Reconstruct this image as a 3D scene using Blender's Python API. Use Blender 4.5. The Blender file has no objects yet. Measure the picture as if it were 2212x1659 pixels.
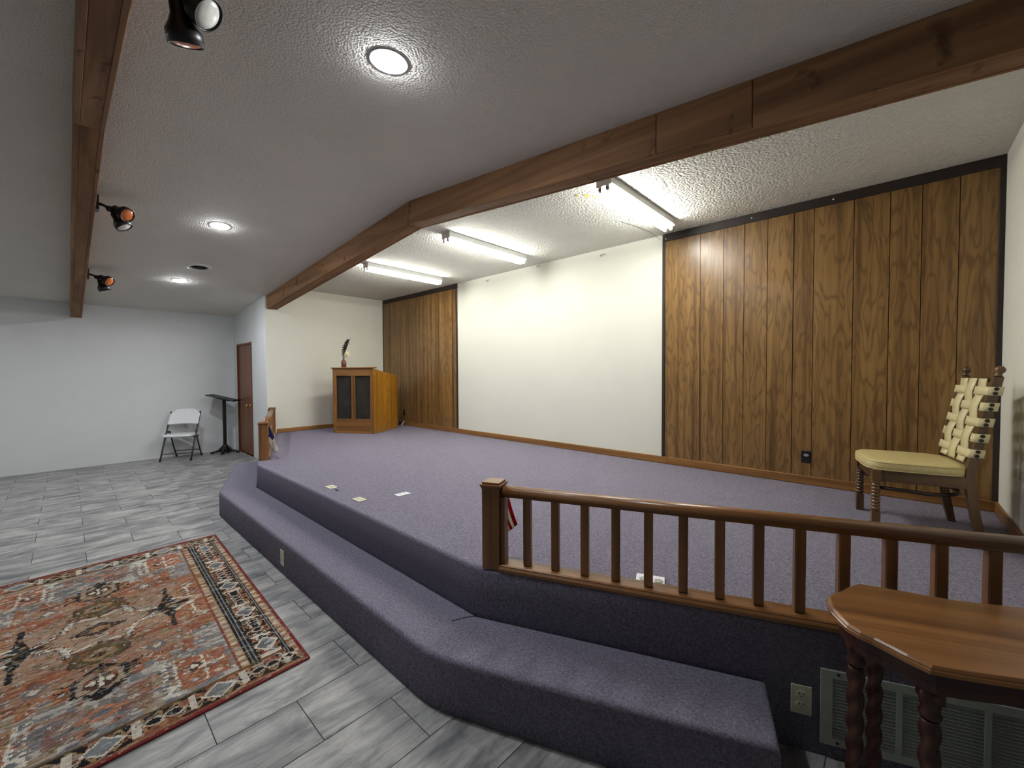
import bpy, bmesh, math, random
import numpy as np
from mathutils import Vector, Matrix
random.seed(7)
scene = bpy.context.scene
C = scene.collection
PI = math.pi

# ------------------------------------------------------------------ camera
IMG_W, IMG_H, F_PX = 2212.0, 1659.0, 891.12
CAM_POS = Vector((0.0, 0.0, 1.4837))
_yaw, _pit, _rol = 0.7472, -0.0267, -0.0052
_f = Vector((-math.sin(_yaw) * math.cos(_pit), math.cos(_yaw) * math.cos(_pit), math.sin(_pit)))
_r0 = Vector((math.cos(_yaw), math.sin(_yaw), 0))
_u0 = _r0.cross(_f)
_r = _r0 * math.cos(_rol) + _u0 * math.sin(_rol)
_u = -_r0 * math.sin(_rol) + _u0 * math.cos(_rol)
cam_data = bpy.data.cameras.new('camera')
cam_data.sensor_fit = 'HORIZONTAL'
cam_data.sensor_width = 36.0
cam_data.lens = F_PX / IMG_W * 36.0
cam_data.clip_start = 0.02
cam = bpy.data.objects.new('camera', cam_data)
C.objects.link(cam)
cam.matrix_world = Matrix(((_r.x, _u.x, -_f.x, CAM_POS.x), (_r.y, _u.y, -_f.y, CAM_POS.y),
                           (_r.z, _u.z, -_f.z, CAM_POS.z), (0, 0, 0, 1)))
scene.camera = cam

def project(p):
    d = Vector(p) - CAM_POS
    z = d.dot(_f)
    if z < 0.05:
        return None
    return (IMG_W / 2 + F_PX * d.dot(_r) / z, IMG_H / 2 - F_PX * d.dot(_u) / z)

# ------------------------------------------------------------------ world, exposure
world = bpy.data.worlds.new('world')
scene.world = world
world.use_nodes = True
world.node_tree.nodes['Background'].inputs[0].default_value = (0.02, 0.021, 0.023, 1)
world.node_tree.nodes['Background'].inputs[1].default_value = 0.0
vs = scene.view_settings
vs.view_transform = 'Standard'
vs.look = 'None'
vs.gamma = 1.0
vs.exposure = 0.1
vs.use_curve_mapping = False
scene.cycles.use_denoising = True
scene.cycles.diffuse_bounces = 4
scene.cycles.glossy_bounces = 2
scene.cycles.max_bounces = 6
scene.cycles.use_adaptive_sampling = True
scene.cycles.adaptive_threshold = 0.09
scene.cycles.adaptive_min_samples = 16
scene.cycles.caustics_reflective = False
scene.cycles.caustics_refractive = False
LED_STRENGTH = 400.0        # recessed lights in the hall
LED_COLOR = (0.91, 0.95, 1.0)
TUBE_STRENGTH = 72.0        # fluorescent tubes over the stage
TUBE_COLOR = (1.0, 0.985, 0.91)

# ------------------------------------------------------------------ room numbers (metres)
XA, XB, XR, XE = -9.578, -7.64, 0.545, 2.66       # hall left wall, stage left wall, stage right wall, hall right wall
YD, YB, YH = 2.2546, 4.4057, -6.0                  # proscenium plane, back wall, hall rear wall
ZS, Z1, ZC = 0.4925, 0.2463, 2.961                 # stage, step, stage ceiling
ZE, SL, XG = 2.6245, 0.085, -3.46                  # hall eave height, ceiling slope, ridge
ZG = ZE + SL * (XG - XA)
def hall_z(x):
    return ZE + SL * (x - XA) if x < XG else ZG - SL * (x - XG)
BY0, BY1, BH = 2.28, 2.433, 0.2226                 # proscenium beam
UD = Vector((0.9272, 0.3746, 0)); VN = Vector((-0.3746, 0.9272, 0)); UA = Vector((-1.548, 1.40, 0))   # right wing of the stage front
def uv(u, v, z=0.0):
    p = UA + UD * u + VN * v
    return Vector((p.x, p.y, z))
LD = Vector((-0.9464, 0.3231, 0)); LN = Vector((0.3231, 0.9464, 0)); LA = Vector((-5.148, 1.40, 0))
def luv(u, v, z=0.0):
    p = LA + LD * u + LN * v
    return Vector((p.x, p.y, z))

# ------------------------------------------------------------------ materials
MATS = {}
def srgb(r, g, b):
    def c(v):
        v /= 255.0
        return v / 12.92 if v <= 0.04045 else ((v + 0.055) / 1.055) ** 2.4
    return (c(r), c(g), c(b), 1.0)

class N:
    def __init__(self, name):
        self.m = bpy.data.materials.new(name); self.m.use_nodes = True
        self.t = self.m.node_tree
        self.b = self.t.nodes['Principled BSDF']
    def n(self, typ, **kw):
        x = self.t.nodes.new(typ)
        for k, v in kw.items():
            setattr(x, k, v)
        return x
    def l(self, a, b):
        self.t.links.new(a, b)
    def coords(self, scale=(1, 1, 1), rnd=0.0, kind='Object'):
        tc = self.n('ShaderNodeTexCoord')
        mp = self.n('ShaderNodeMapping'); mp.inputs['Scale'].default_value = scale
        self.l(tc.outputs[kind], mp.inputs[0])
        if rnd:
            oi = self.n('ShaderNodeObjectInfo')
            mu = self.n('ShaderNodeMath', operation='MULTIPLY'); mu.inputs[1].default_value = rnd
            self.l(oi.outputs['Random'], mu.inputs[0])
            cb = self.n('ShaderNodeCombineXYZ')
            for i in range(3):
                self.l(mu.outputs[0], cb.inputs[i])
            ad = self.n('ShaderNodeVectorMath', operation='ADD')
            self.l(mp.outputs[0], ad.inputs[0]); self.l(cb.outputs[0], ad.inputs[1])
            return ad.outputs[0]
        return mp.outputs[0]
    def noise(self, vec, scale, detail=4, rough=0.55, dist=0.0):
        x = self.n('ShaderNodeTexNoise')
        x.inputs['Scale'].default_value = scale; x.inputs['Detail'].default_value = detail
        x.inputs['Roughness'].default_value = rough; x.inputs['Distortion'].default_value = dist
        self.l(vec, x.inputs['Vector'])
        return x.outputs['Fac']
    def math(self, op, a, b=None):
        x = self.n('ShaderNodeMath', operation=op)
        for i, v in enumerate((a, b)):
            if v is None:
                continue
            if isinstance(v, (int, float)):
                x.inputs[i].default_value = v
            else:
                self.l(v, x.inputs[i])
        return x.outputs[0]
    def ramp(self, fac, stops):
        x = self.n('ShaderNodeValToRGB')
        e = x.color_ramp.elements
        e[0].position, e[0].color = stops[0]
        e[1].position, e[1].color = stops[-1]
        for p, c in stops[1:-1]:
            k = e.new(p); k.color = c
        self.l(fac, x.inputs[0])
        return x.outputs[0]
    def mix(self, fac, a, b, mode='MIX'):
        x = self.n('ShaderNodeMix', data_type='RGBA', blend_type=mode)
        for i, v in ((0, fac), (6, a), (7, b)):
            if isinstance(v, (int, float)):
                x.inputs[i].default_value = v
            elif isinstance(v, tuple):
                x.inputs[i].default_value = v
            else:
                self.l(v, x.inputs[i])
        return x.outputs[2]
    def bump(self, h, strength, dist):
        x = self.n('ShaderNodeBump')
        x.inputs['Strength'].default_value = strength; x.inputs['Distance'].default_value = dist
        self.l(h, x.inputs['Height']); self.l(x.outputs[0], self.b.inputs['Normal'])
    def set(self, color=None, rough=0.5, metal=0.0, spec=None):
        if color is not None:
            if isinstance(color, tuple):
                self.b.inputs['Base Color'].default_value = color
            else:
                self.l(color, self.b.inputs['Base Color'])
        self.b.inputs['Roughness'].default_value = rough
        self.b.inputs['Metallic'].default_value = metal
        if spec is not None:
            self.b.inputs['Specular IOR Level'].default_value = spec
        return self.m

def plain(name, col, rough=0.5, metal=0.0, var=0.06, scale=30.0, bump=0.0, spec=None):
    if name in MATS:
        return MATS[name]
    k = N(name)
    v = k.coords()
    nf = k.noise(v, scale, 2)
    a = tuple(min(1, c * (1 - var)) for c in col[:3]) + (1,)
    b = tuple(min(1, c * (1 + var)) for c in col[:3]) + (1,)
    col_out = k.ramp(nf, [(0.3, a), (0.7, b)])
    if bump:
        k.bump(nf, bump, 0.004)
    MATS[name] = k.set(col_out, rough, metal, spec)
    return MATS[name]

def emit(name, col, strength):
    if name in MATS:
        return MATS[name]
    k = N(name)
    k.b.inputs['Base Color'].default_value = (0.9, 0.9, 0.9, 1)
    k.b.inputs['Emission Color'].default_value = tuple(col) + (1,)
    k.b.inputs['Emission Strength'].default_value = strength
    MATS[name] = k.m
    return k.m

def wood(name, light, mid, dark, axis='Z', grain=1.0, rough=0.42, loops=6.0, knots=False, spec=None, fig=(4.5, 0.09), figamt=0.42, streakamt=0.55, sharp=2.2):
    """stretched streaks plus contour-like cathedral figure along one axis"""
    key = name + axis
    if key in MATS:
        return MATS[key]
    k = N(key)
    i = 'XYZ'.index(axis)
    sc = [1.0, 1.0, 1.0]; sc[i] = fig[1]
    v = k.coords(tuple(sc), rnd=37.0)
    low = k.noise(v, fig[0], 2, 0.5, 0.25)
    band = k.math('SINE', k.math('MULTIPLY', low, 6.283 * loops))
    band = k.math('ADD', k.math('MULTIPLY', band, 0.5), 0.5)
    band = k.math('POWER', band, sharp)
    sc2 = [1.0, 1.0, 1.0]; sc2[i] = 0.02
    v2 = k.coords(tuple(sc2), rnd=11.0)
    streak = k.noise(v2, 95 * grain, 3, 0.65)
    wide = k.noise(v2, 14 * grain, 3, 0.6)
    c = k.ramp(wide, [(0.28, dark), (0.5, mid), (0.75, light)])
    c = k.mix(k.math('MULTIPLY', band, figamt), c, dark)
    c = k.mix(k.math('MULTIPLY', k.math('SUBTRACT', 1.0, streak), streakamt), c, dark)
    if knots:
        vk = k.coords((1, 1, 1), rnd=5.0)
        kn = k.noise(vk, 5.5, 3, 0.6, 0.8)
        c = k.mix(k.ramp(kn, [(0.63, (0, 0, 0, 1)), (0.72, (0.7, 0.7, 0.7, 1))]), c, tuple(x * 0.35 for x in dark[:3]) + (1,))
    k.bump(streak, 0.12, 0.002)
    MATS[key] = k.set(c, rough, 0.0, spec)
    return MATS[key]

def m_panel(ax='Z'):
    return wood('wall_panelling', srgb(166, 130, 78), srgb(144, 109, 62), srgb(76, 52, 27), ax, 1.3, 0.34, 7.0, fig=(11.0, 0.15), figamt=0.5, streakamt=0.55, sharp=3.5)
def m_rail(ax):
    return wood('rail_oak', srgb(174, 124, 76), srgb(148, 102, 60), srgb(96, 62, 34), ax, 1.0, 0.3, 5.0)
def m_beam(ax):
    return wood('rough_beam', srgb(178, 138, 102), srgb(156, 116, 82), srgb(108, 78, 54), ax, 0.7, 0.75, 4.0, knots=True, spec=0.2)
def m_base(ax):
    return wood('baseboard_wood', srgb(178, 128, 68), srgb(154, 108, 56), srgb(108, 72, 36), ax, 1.0, 0.4, 4.0)
def m_podium(ax):
    return wood('golden_oak', srgb(204, 150, 56), srgb(178, 124, 40), srgb(112, 72, 20), ax, 0.9, 0.32, 6.0, fig=(7.0, 0.25), figamt=0.4)
def m_podframe(ax):
    return wood('podium_frame_oak', srgb(180, 132, 72), srgb(152, 106, 54), srgb(92, 58, 26), ax, 1.0, 0.36, 5.0)
def m_table(ax):
    return wood('table_walnut', srgb(190, 138, 86), srgb(164, 114, 66), srgb(108, 70, 38), ax, 0.8, 0.3, 5.0)
def m_tableleg(ax):
    return wood('table_leg_mahogany', srgb(94, 56, 42), srgb(72, 40, 30), srgb(38, 21, 17), ax, 1.0, 0.35, 4.0)
def m_chairwood(ax):
    return wood('chair_walnut', srgb(134, 100, 62), srgb(108, 78, 48), srgb(60, 42, 26), ax, 1.0, 0.34, 4.0)
def m_door(ax='Z'):
    return wood('door_veneer', srgb(160, 104, 62), srgb(138, 86, 52), srgb(98, 60, 36), ax, 1.0, 0.38, 5.0)

M_WHITE_HALL = plain('hall_wall_paint', srgb(222, 224, 224), 0.75, var=0.015, scale=3, bump=0.02)
M_WHITE_STAGE = plain('stage_wall_paint', srgb(228, 228, 216), 0.7, var=0.012, scale=2.5)
M_DARKTRIM = wood('dark_trim', srgb(58, 42, 36), srgb(46, 32, 28), srgb(30, 21, 18), 'X', 1.0, 0.5, 3.0)
M_DARKTRIM_Z = wood('dark_trim', srgb(58, 42, 36), srgb(46, 32, 28), srgb(30, 21, 18), 'Z', 1.0, 0.5, 3.0)
M_BLACK = plain('black_metal', srgb(22, 21, 22), 0.45, var=0.1)
M_BLACKPL = plain('black_plastic', srgb(14, 14, 15), 0.4, var=0.1)
M_CHARCOAL = plain('charcoal_steel', srgb(58, 58, 60), 0.42, 0.2)
M_WHITEPL = plain('white_plastic', srgb(238, 239, 241), 0.42, var=0.02)
M_IVORY = plain('ivory_plastic', srgb(214, 212, 186), 0.4, var=0.03)
M_WHITEMETAL = plain('white_enamel', srgb(226, 228, 226), 0.45, var=0.02)
M_GRILLE = plain('grille_enamel', srgb(176, 182, 170), 0.5, var=0.05)
M_DARK = plain('dark_void', srgb(20, 20, 20), 0.8)
M_BRASS = plain('brass', srgb(214, 172, 90), 0.25, 1.0)
M_CHROME = plain('steel', srgb(190, 190, 190), 0.3, 1.0)
M_GROUT = plain('grout', srgb(74, 74, 74), 0.85, var=0.1)
M_VINYL = plain('seat_vinyl', srgb(200, 184, 128), 0.35, var=0.05, scale=60)
M_STRAP = plain('strap_vinyl', srgb(214, 202, 156), 0.45, var=0.06, scale=40)
M_FABRIC = plain('speaker_cloth', srgb(38, 35, 27), 0.9, var=0.35, scale=5)
M_AMBER = plain('amber_lens', srgb(214, 118, 58), 0.22, var=0.12, scale=40)
M_LENS = plain('clear_lens', srgb(222, 220, 212), 0.2, var=0.1, scale=60)
M_VASE = plain('vase_terracotta', srgb(108, 58, 50), 0.35, var=0.12)
M_STEM = plain('dried_stem', srgb(40, 44, 40), 0.7, var=0.2)
M_WHEAT = plain('dried_wheat', srgb(222, 210, 168), 0.7, var=0.1)
M_RED = plain('flag_red', srgb(170, 30, 44), 0.7)
M_FLAGWHITE = plain('flag_white', srgb(232, 230, 222), 0.7)
M_BLUE = plain('flag_blue', srgb(34, 58, 122), 0.7)

def make_ceiling_mat(name, col, sc, strength):
    k = N(name)
    v = k.coords()
    a = k.noise(v, sc, 3, 0.6)
    vo = k.n('ShaderNodeTexVoronoi'); vo.inputs['Scale'].default_value = sc * 0.9
    k.l(v, vo.inputs['Vector'])
    h = k.math('SUBTRACT', k.math('MULTIPLY', a, 1.4), vo.outputs['Distance'])
    k.bump(h, strength, 0.012)
    c = k.ramp(k.noise(v, 1.2, 3), [(0.3, tuple(x * 0.94 for x in col[:3]) + (1,)), (0.7, col)])
    return k.set(c, 0.9, 0, 0.2)
M_CEIL = make_ceiling_mat('hall_ceiling_texture', srgb(230, 226, 218), 90, 0.4)
M_CEILS = make_ceiling_mat('stage_popcorn_ceiling', srgb(230, 230, 222), 55, 0.9)

def make_carpet():
    k = N('purple_carpet')
    v = k.coords()
    fine = k.noise(v, 240, 2, 0.75)
    med = k.noise(v, 90, 2, 0.7)
    big = k.noise(v, 2.2, 3, 0.5)
    f = k.math('ADD', k.math('MULTIPLY', fine, 0.6), k.math('MULTIPLY', med, 0.4))
    c = k.ramp(f, [(0.34, srgb(80, 76, 91)), (0.5, srgb(124, 119, 134)), (0.66, srgb(164, 159, 174))])
    c = k.mix(k.math('MULTIPLY', big, 0.25), c, srgb(128, 122, 138))
    k.bump(f, 0.8, 0.006)
    return k.set(c, 0.95, 0, 0.1)
M_CARPET = make_carpet()

def make_tile():
    k = N('slate_look_tile')
    v = k.coords((1.0, 0.42, 1.0), rnd=61.0)
    a = k.noise(v, 6.5, 5, 0.66, 1.1)
    v2 = k.coords((1.0, 0.6, 1.0), rnd=23.0)
    b = k.noise(v2, 2.6, 5, 0.6, 1.6)
    v3 = k.coords((1.0, 0.11, 1.0), rnd=47.0)
    st3 = k.noise(v3, 17.0, 5, 0.65, 0.9)
    f = k.math('ADD', k.math('MULTIPLY', a, 0.40), k.math('ADD', k.math('MULTIPLY', b, 0.26), k.math('MULTIPLY', st3, 0.34)))
    c = k.ramp(f, [(0.36, srgb(82, 83, 86)), (0.45, srgb(124, 124, 124)), (0.52, srgb(162, 161, 158)), (0.61, srgb(198, 196, 191))])
    c = k.mix(k.math('MULTIPLY', k.noise(v2, 70, 3, 0.7), 0.3), c, srgb(126, 126, 128))
    k.bump(a, 0.08, 0.003)
    return k.set(c, 0.45, 0, 0.4)
M_TILE = make_tile()

# ------------------------------------------------------------------ mesh builder
class MB:
    def __init__(self):
        self.v = []; self.f = []; self.s = []; self.mi = []
    def add(self, vs_, fs_, smooth=False, mi=0):
        o = len(self.v)
        self.v += [tuple(p) for p in vs_]
        for q in fs_:
            self.f.append(tuple(i + o for i in q)); self.s.append(smooth); self.mi.append(mi)
        return self
    def box(self, a, b, M=None, mi=0):
        x0, y0, z0 = a; x1, y1, z1 = b
        p = [Vector(q) for q in ((x0, y0, z0), (x1, y0, z0), (x1, y1, z0), (x0, y1, z0), (x0, y0, z1), (x1, y0, z1), (x1, y1, z1), (x0, y1, z1))]
        if M is not None:
            p = [M @ q for q in p]
        return self.add(p, [(0, 3, 2, 1), (4, 5, 6, 7), (0, 1, 5, 4), (1, 2, 6, 5), (2, 3, 7, 6), (3, 0, 4, 7)], mi=mi)
    def hexa(self, p, mi=0):      # eight corners, bottom ring then top ring
        return self.add(p, [(0, 3, 2, 1), (4, 5, 6, 7), (0, 1, 5, 4), (1, 2, 6, 5), (2, 3, 7, 6), (3, 0, 4, 7)], mi=mi)
    def prism(self, pts, z0, z1, smooth=False, mi=0):
        n = len(pts)
        v_ = [(p[0], p[1], z0) for p in pts] + [(p[0], p[1], z1) for p in pts]
        self.add(v_, [tuple(range(n - 1, -1, -1)), tuple(range(n, 2 * n))], False, mi)
        o = len(self.v) - 2 * n
        for i in range(n):
            j = (i + 1) % n
            self.f.append((o + i, o + j, o + n + j, o + n + i)); self.s.append(smooth); self.mi.append(mi)
        return self
    def lathe(self, prof, M=None, seg=20, smooth=True, caps=True, fn=None, mi=0):
        """profile of (radius, height) turned about local Z"""
        rings = []
        for (r, h) in prof:
            ring = []
            for k in range(seg):
                t = 2 * PI * k / seg
                rr = r * (fn(t, h) if fn else 1.0)
                q = Vector((rr * math.cos(t), rr * math.sin(t), h))
                ring.append(M @ q if M is not None else q)
            rings.append(ring)
        vs_ = [q for r in rings for q in r]
        fs_ = []
        for a in range(len(rings) - 1):
            for k in range(seg):
                j = (k + 1) % seg
                fs_.append((a * seg + k, a * seg + j, (a + 1) * seg + j, (a + 1) * seg + k))
        self.add(vs_, fs_, smooth, mi)
        if caps:
            o = len(self.v) - len(vs_)
            self.f.append(tuple(o + k for k in range(seg - 1, -1, -1))); self.s.append(False); self.mi.append(mi)
            b = o + (len(rings) - 1) * seg
            self.f.append(tuple(b + k for k in range(seg))); self.s.append(False); self.mi.append(mi)
        return self
    def tube(self, path, r, seg=8, closed=False, mi=0):
        path = [Vector(p) for p in path]
        n = len(path)
        rad = r if isinstance(r, (list, tuple)) else [r] * n
        rings = []
        prev = None
        for i, p in enumerate(path):
            a = path[(i - 1) % n] if (closed or i > 0) else p
            b = path[(i + 1) % n] if (closed or i < n - 1) else p
            t = (b - a).normalized()
            up = prev if prev is not None else (Vector((0, 0, 1)) if abs(t.z) < 0.9 else Vector((1, 0, 0)))
            s_ = t.cross(up)
            if s_.length < 1e-6:
                s_ = t.cross(Vector((1, 0, 0)))
            s_.normalize(); up = s_.cross(t).normalized(); prev = up
            rings.append([p + (s_ * math.cos(2 * PI * k / seg) + up * math.sin(2 * PI * k / seg)) * rad[i] for k in range(seg)])
        vs_ = [q for g in rings for q in g]; fs_ = []
        m = n if closed else n - 1
        for i in range(m):
            for k in range(seg):
                j = (k + 1) % seg; i2 = (i + 1) % n
                fs_.append((i * seg + k, i * seg + j, i2 * seg + j, i2 * seg + k))
        self.add(vs_, fs_, True, mi)
        if not closed:
            o = len(self.v) - len(vs_)
            self.f.append(tuple(o + k for k in range(seg - 1, -1, -1))); self.s.append(False); self.mi.append(mi)
            self.f.append(tuple(o + (n - 1) * seg + k for k in range(seg))); self.s.append(False); self.mi.append(mi)
        return self
    def sweep(self, prof, p0, p1, up=(0, 0, 1), smooth=True, mi=0):
        """straight extrusion of a closed (side, up) profile from p0 to p1"""
        p0, p1 = Vector(p0), Vector(p1)
        t = (p1 - p0).normalized(); s_ = t.cross(Vector(up)).normalized(); u_ = s_.cross(t)
        n = len(prof)
        vs_ = [p0 + s_ * a + u_ * b for a, b in prof] + [p1 + s_ * a + u_ * b for a, b in prof]
        self.add(vs_, [(i, (i + 1) % n, n + (i + 1) % n, n + i) for i in range(n)], smooth, mi)
        o = len(self.v) - 2 * n
        self.f.append(tuple(o + i for i in range(n - 1, -1, -1))); self.s.append(False); self.mi.append(mi)
        self.f.append(tuple(o + n + i for i in range(n))); self.s.append(False); self.mi.append(mi)
        return self
    def grid(self, fn, nu, nv, smooth=True, mi=0):
        vs_ = [fn(i / nu, j / nv) for j in range(nv + 1) for i in range(nu + 1)]
        fs_ = [(j * (nu + 1) + i, j * (nu + 1) + i + 1, (j + 1) * (nu + 1) + i + 1, (j + 1) * (nu + 1) + i) for j in range(nv) for i in range(nu)]
        return self.add(vs_, fs_, smooth, mi)
    def mesh(self, name, mats):
        me = bpy.data.meshes.new(name)
        me.from_pydata(self.v, [], self.f)
        me.polygons.foreach_set('use_smooth', self.s)
        if not isinstance(mats, (list, tuple)):
            mats = [mats]
        for m in mats:
            me.materials.append(m)
        me.polygons.foreach_set('material_index', self.mi)
        bm = bmesh.new(); bm.from_mesh(me)
        bmesh.ops.recalc_face_normals(bm, faces=bm.faces)
        bm.to_mesh(me); bm.free()
        me.update()
        return me
    def build(self, name, mats, parent=None, bevel=0.0, seg=2, loc=None, solid=0.0):
        o = bpy.data.objects.new(name, self.mesh(name, mats))
        C.objects.link(o)
        if parent is not None:
            o.parent = parent
        if loc is not None:
            o.location = loc
        if solid:
            md = o.modifiers.new('thick', 'SOLIDIFY'); md.thickness = solid; md.offset = 0
        if bevel:
            md = o.modifiers.new('bevel', 'BEVEL'); md.width = bevel; md.segments = seg; md.limit_method = 'ANGLE'
            md.angle_limit = 0.6; md.harden_normals = False
        return o

def tag(o, label, cat=None, group=None, kind=None):
    o['label'] = label
    if cat: o['category'] = cat
    if group: o['group'] = group
    if kind: o['kind'] = kind
    return o
def thing(name, label, cat, loc=(0, 0, 0), rz=0.0, group=None):
    o = bpy.data.objects.new(name, None); C.objects.link(o)
    o.empty_display_size = 0.1
    o.location = loc; o.rotation_euler = (0, 0, rz)
    return tag(o, label, cat, group)
def struct(o, label):
    return tag(o, label, kind='structure')
def copy_tree(o, parent=None):
    kids = list(o.children)
    c = o.copy(); C.objects.link(c)
    if parent is not None:
        c.parent = parent
    for k in kids:
        copy_tree(k, c)
    return c
def frame(origin, zdir, xhint=(1, 0, 0)):
    z = Vector(zdir).normalized(); x = Vector(xhint) - z * Vector(xhint).dot(z)
    if x.length < 1e-4:
        x = Vector((0, 1, 0)) - z * z.y
    x.normalize(); y = z.cross(x)
    return Matrix(((x.x, y.x, z.x, origin[0]), (x.y, y.y, z.y, origin[1]), (x.z, y.z, z.z, origin[2]), (0, 0, 0, 1)))

# ================================================================== SETTING
# floor: grout bed with every tile its own piece
fl = MB().box((XA, YH, -0.08), (XE, YD, -0.003)).build('floor', M_GROUT)
struct(fl, 'grey slate look tile floor of the hall')
TW, TL, GAP = 0.30, 0.60, 0.004
tiles = []
i0 = int(math.floor((XA + 1.972) / TW)) - 1
for i in range(i0, 20):
    x0, x1 = -1.972 + i * TW, -1.972 + (i + 1) * TW
    off = 0.676 if i % 2 == 0 else 0.376
    for j in range(-13, 5):
        y0, y1 = off + (j - 1) * TL, off + j * TL
        a0, a1, b0, b1 = max(x0, XA) + GAP / 2, min(x1, XE) - GAP / 2, max(y0, YH) + GAP / 2, min(y1, YD) - GAP / 2
        if a1 - a0 < 0.01 or b1 - b0 < 0.01:
            continue
        # under the carpeted platform nothing is needed
        cx, cy = (a0 + a1) / 2, (b0 + b1) / 2
        if -5.0 < cx < -1.7 and b0 > 1.45:
            continue
        pr = [project((x, y, 0)) for x, y in ((a0, b0), (a1, b0), (a1, b1), (a0, b1))]
        area = 0.0
        if all(pr):
            cxp = sum(p[0] for p in pr) / 4; cyp = sum(p[1] for p in pr) / 4
            if -150 < cxp < IMG_W + 150 and -150 < cyp < IMG_H + 150:
                area = abs(sum(pr[k][0] * pr[(k + 1) % 4][1] - pr[(k + 1) % 4][0] * pr[k][1] for k in range(4))) / 2
        if -4.5 < a0 and a1 < -2.3 and -0.55 < b0 and b1 < 0.8:
            area = 0.0          # wholly under the rug
        if -5.0 < cx and cy > 1.12 and cx < -1.6:
            area = 0.0          # wholly under the step
        tiles.append((area, a0, a1, b0, b1))
tiles.sort(reverse=True)
full = MB().box((-(TW - GAP) / 2, -(TL - GAP) / 2, -0.008), ((TW - GAP) / 2, (TL - GAP) / 2, 0.0)).mesh('tile', M_TILE)
rest = MB()
for k, (ar, a0, a1, b0, b1) in enumerate(tiles):
    if k < 295 and ar > 60:
        w, l = a1 - a0, b1 - b0
        me = full if (abs(w - TW + GAP) < 1e-4 and abs(l - TL + GAP) < 1e-4) else MB().box((-w / 2, -l / 2, -0.008), (w / 2, l / 2, 0)).mesh('tile', M_TILE)
        o = bpy.data.objects.new('tile', me); C.objects.link(o)
        o.location = ((a0 + a1) / 2, (b0 + b1) / 2, random.uniform(-0.0006, 0.0)); o.parent = fl
    else:
        rest.box((a0, b0, -0.008), (a1, b1, -0.0003))
ro = rest.build('tile_field', M_TILE, fl); ro['kind'] = 'stuff'

# hall walls
struct(MB().box((XA - 0.12, YH - 0.12, -0.08), (XA, YD + 0.12, 3.3)).build('wall_left', M_WHITE_HALL), 'plain white hall wall behind the folding chair')
DX0, DX1, DZ = -9.325, -8.415, 2.06
w = MB()
w.box((XA, YD, -0.08), (DX0, YD + 0.12, 3.3)); w.box((DX1, YD, -0.08), (XB - 0.004, YD + 0.12, 3.3)); w.box((DX0, YD, DZ), (DX1, YD + 0.12, 3.3))
struct(w.build('wall_front_left', M_WHITE_HALL), 'white wall holding the brown door beside the stage')
struct(MB().box((XB - 0.12, YD + 0.12, -0.08), (XB - 0.004, YB + 0.12, 3.3)).box((XB - 0.004, YD + 0.001, -0.08), (XB, YB, 3.3)).build('wall_stage_left', M_WHITE_STAGE), 'cream stage side wall behind the lectern')
wb = MB().box((XB - 0.12, YB, -0.08), (XR + 0.12, YB + 0.12, 3.3)).build('wall_back', M_WHITE_STAGE)
struct(wb, 'stage back wall, white between two wood panelled bays')
struct(MB().box((XR, YD, -0.08), (XR + 0.12, YB, 3.3)).build('wall_stage_right', M_WHITE_STAGE), 'white stage side wall behind the woven chair')
struct(MB().box((XR + 0.12, YD, -0.08), (XE, YD + 0.12, 3.3)).build('wall_front_right', M_WHITE_HALL), 'white wall right of the stage opening')
struct(MB().box((XE, YH - 0.12, -0.08), (XE + 0.12, YD + 0.12, 3.3)).build('wall_right', M_WHITE_HALL), 'white right hall wall')
struct(MB().box((XA, YH - 0.12, -0.08), (XE, YH, 3.3)).build('wall_rear', M_WHITE_HALL), 'white rear hall wall')
# ceilings
cm = MB()
def slope(x0, x1):
    return [(x0, YH, hall_z(x0)), (x1, YH, hall_z(x1)), (x1, BY1 - 0.02, hall_z(x1)), (x0, BY1 - 0.02, hall_z(x0)),
            (x0, YH, hall_z(x0) + 0.1), (x1, YH, hall_z(x1) + 0.1), (x1, BY1 - 0.02, hall_z(x1) + 0.1), (x0, BY1 - 0.02, hall_z(x0) + 0.1)]
cm.hexa(slope(XA, XG)); cm.hexa(slope(XG, XE))
struct(cm.build('ceiling', M_CEIL), 'grey textured hall ceiling with a low ridge')
cst = MB().box((XB, BY1 - 0.02, ZC), (XR, YB, ZC + 0.1)).build('ceiling_stage', M_CEILS)
struct(cst, 'white popcorn ceiling over the stage')
hd = MB()
for x0, x1 in ((XB, XG), (XG, XR)):
    hd.hexa([(x0, BY0 + 0.03, hall_z(x0) - 0.1), (x1, BY0 + 0.03, hall_z(x1) - 0.1), (x1, BY1 - 0.025, hall_z(x1) - 0.1), (x0, BY1 - 0.025, hall_z(x0) - 0.1),
             (x0, BY0 + 0.03, 3.3), (x1, BY0 + 0.03, 3.3), (x1, BY1 - 0.025, 3.3), (x0, BY1 - 0.025, 3.3)])
struct(hd.build('wall_header', M_WHITE_STAGE), 'white header wall hidden behind the stage beam')
# chipped patch in the stage ceiling
ch = MB()
for (cx, cy, r, n) in ((-1.90, 2.99, 0.035, 9), (-1.96, 2.93, 0.02, 7), (-1.87, 3.06, 0.018, 7)):
    ch.prism([(cx + r * random.uniform(0.5, 1.1) * math.cos(2 * PI * k / n), cy + 1.5 * r * random.uniform(0.5, 1.1) * math.sin(2 * PI * k / n)) for k in range(n)], ZC - 0.003, ZC + 0.001)
ch.build('paint_chip', plain('bare_plaster_board', srgb(206, 188, 120), 0.8), cst)

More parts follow.
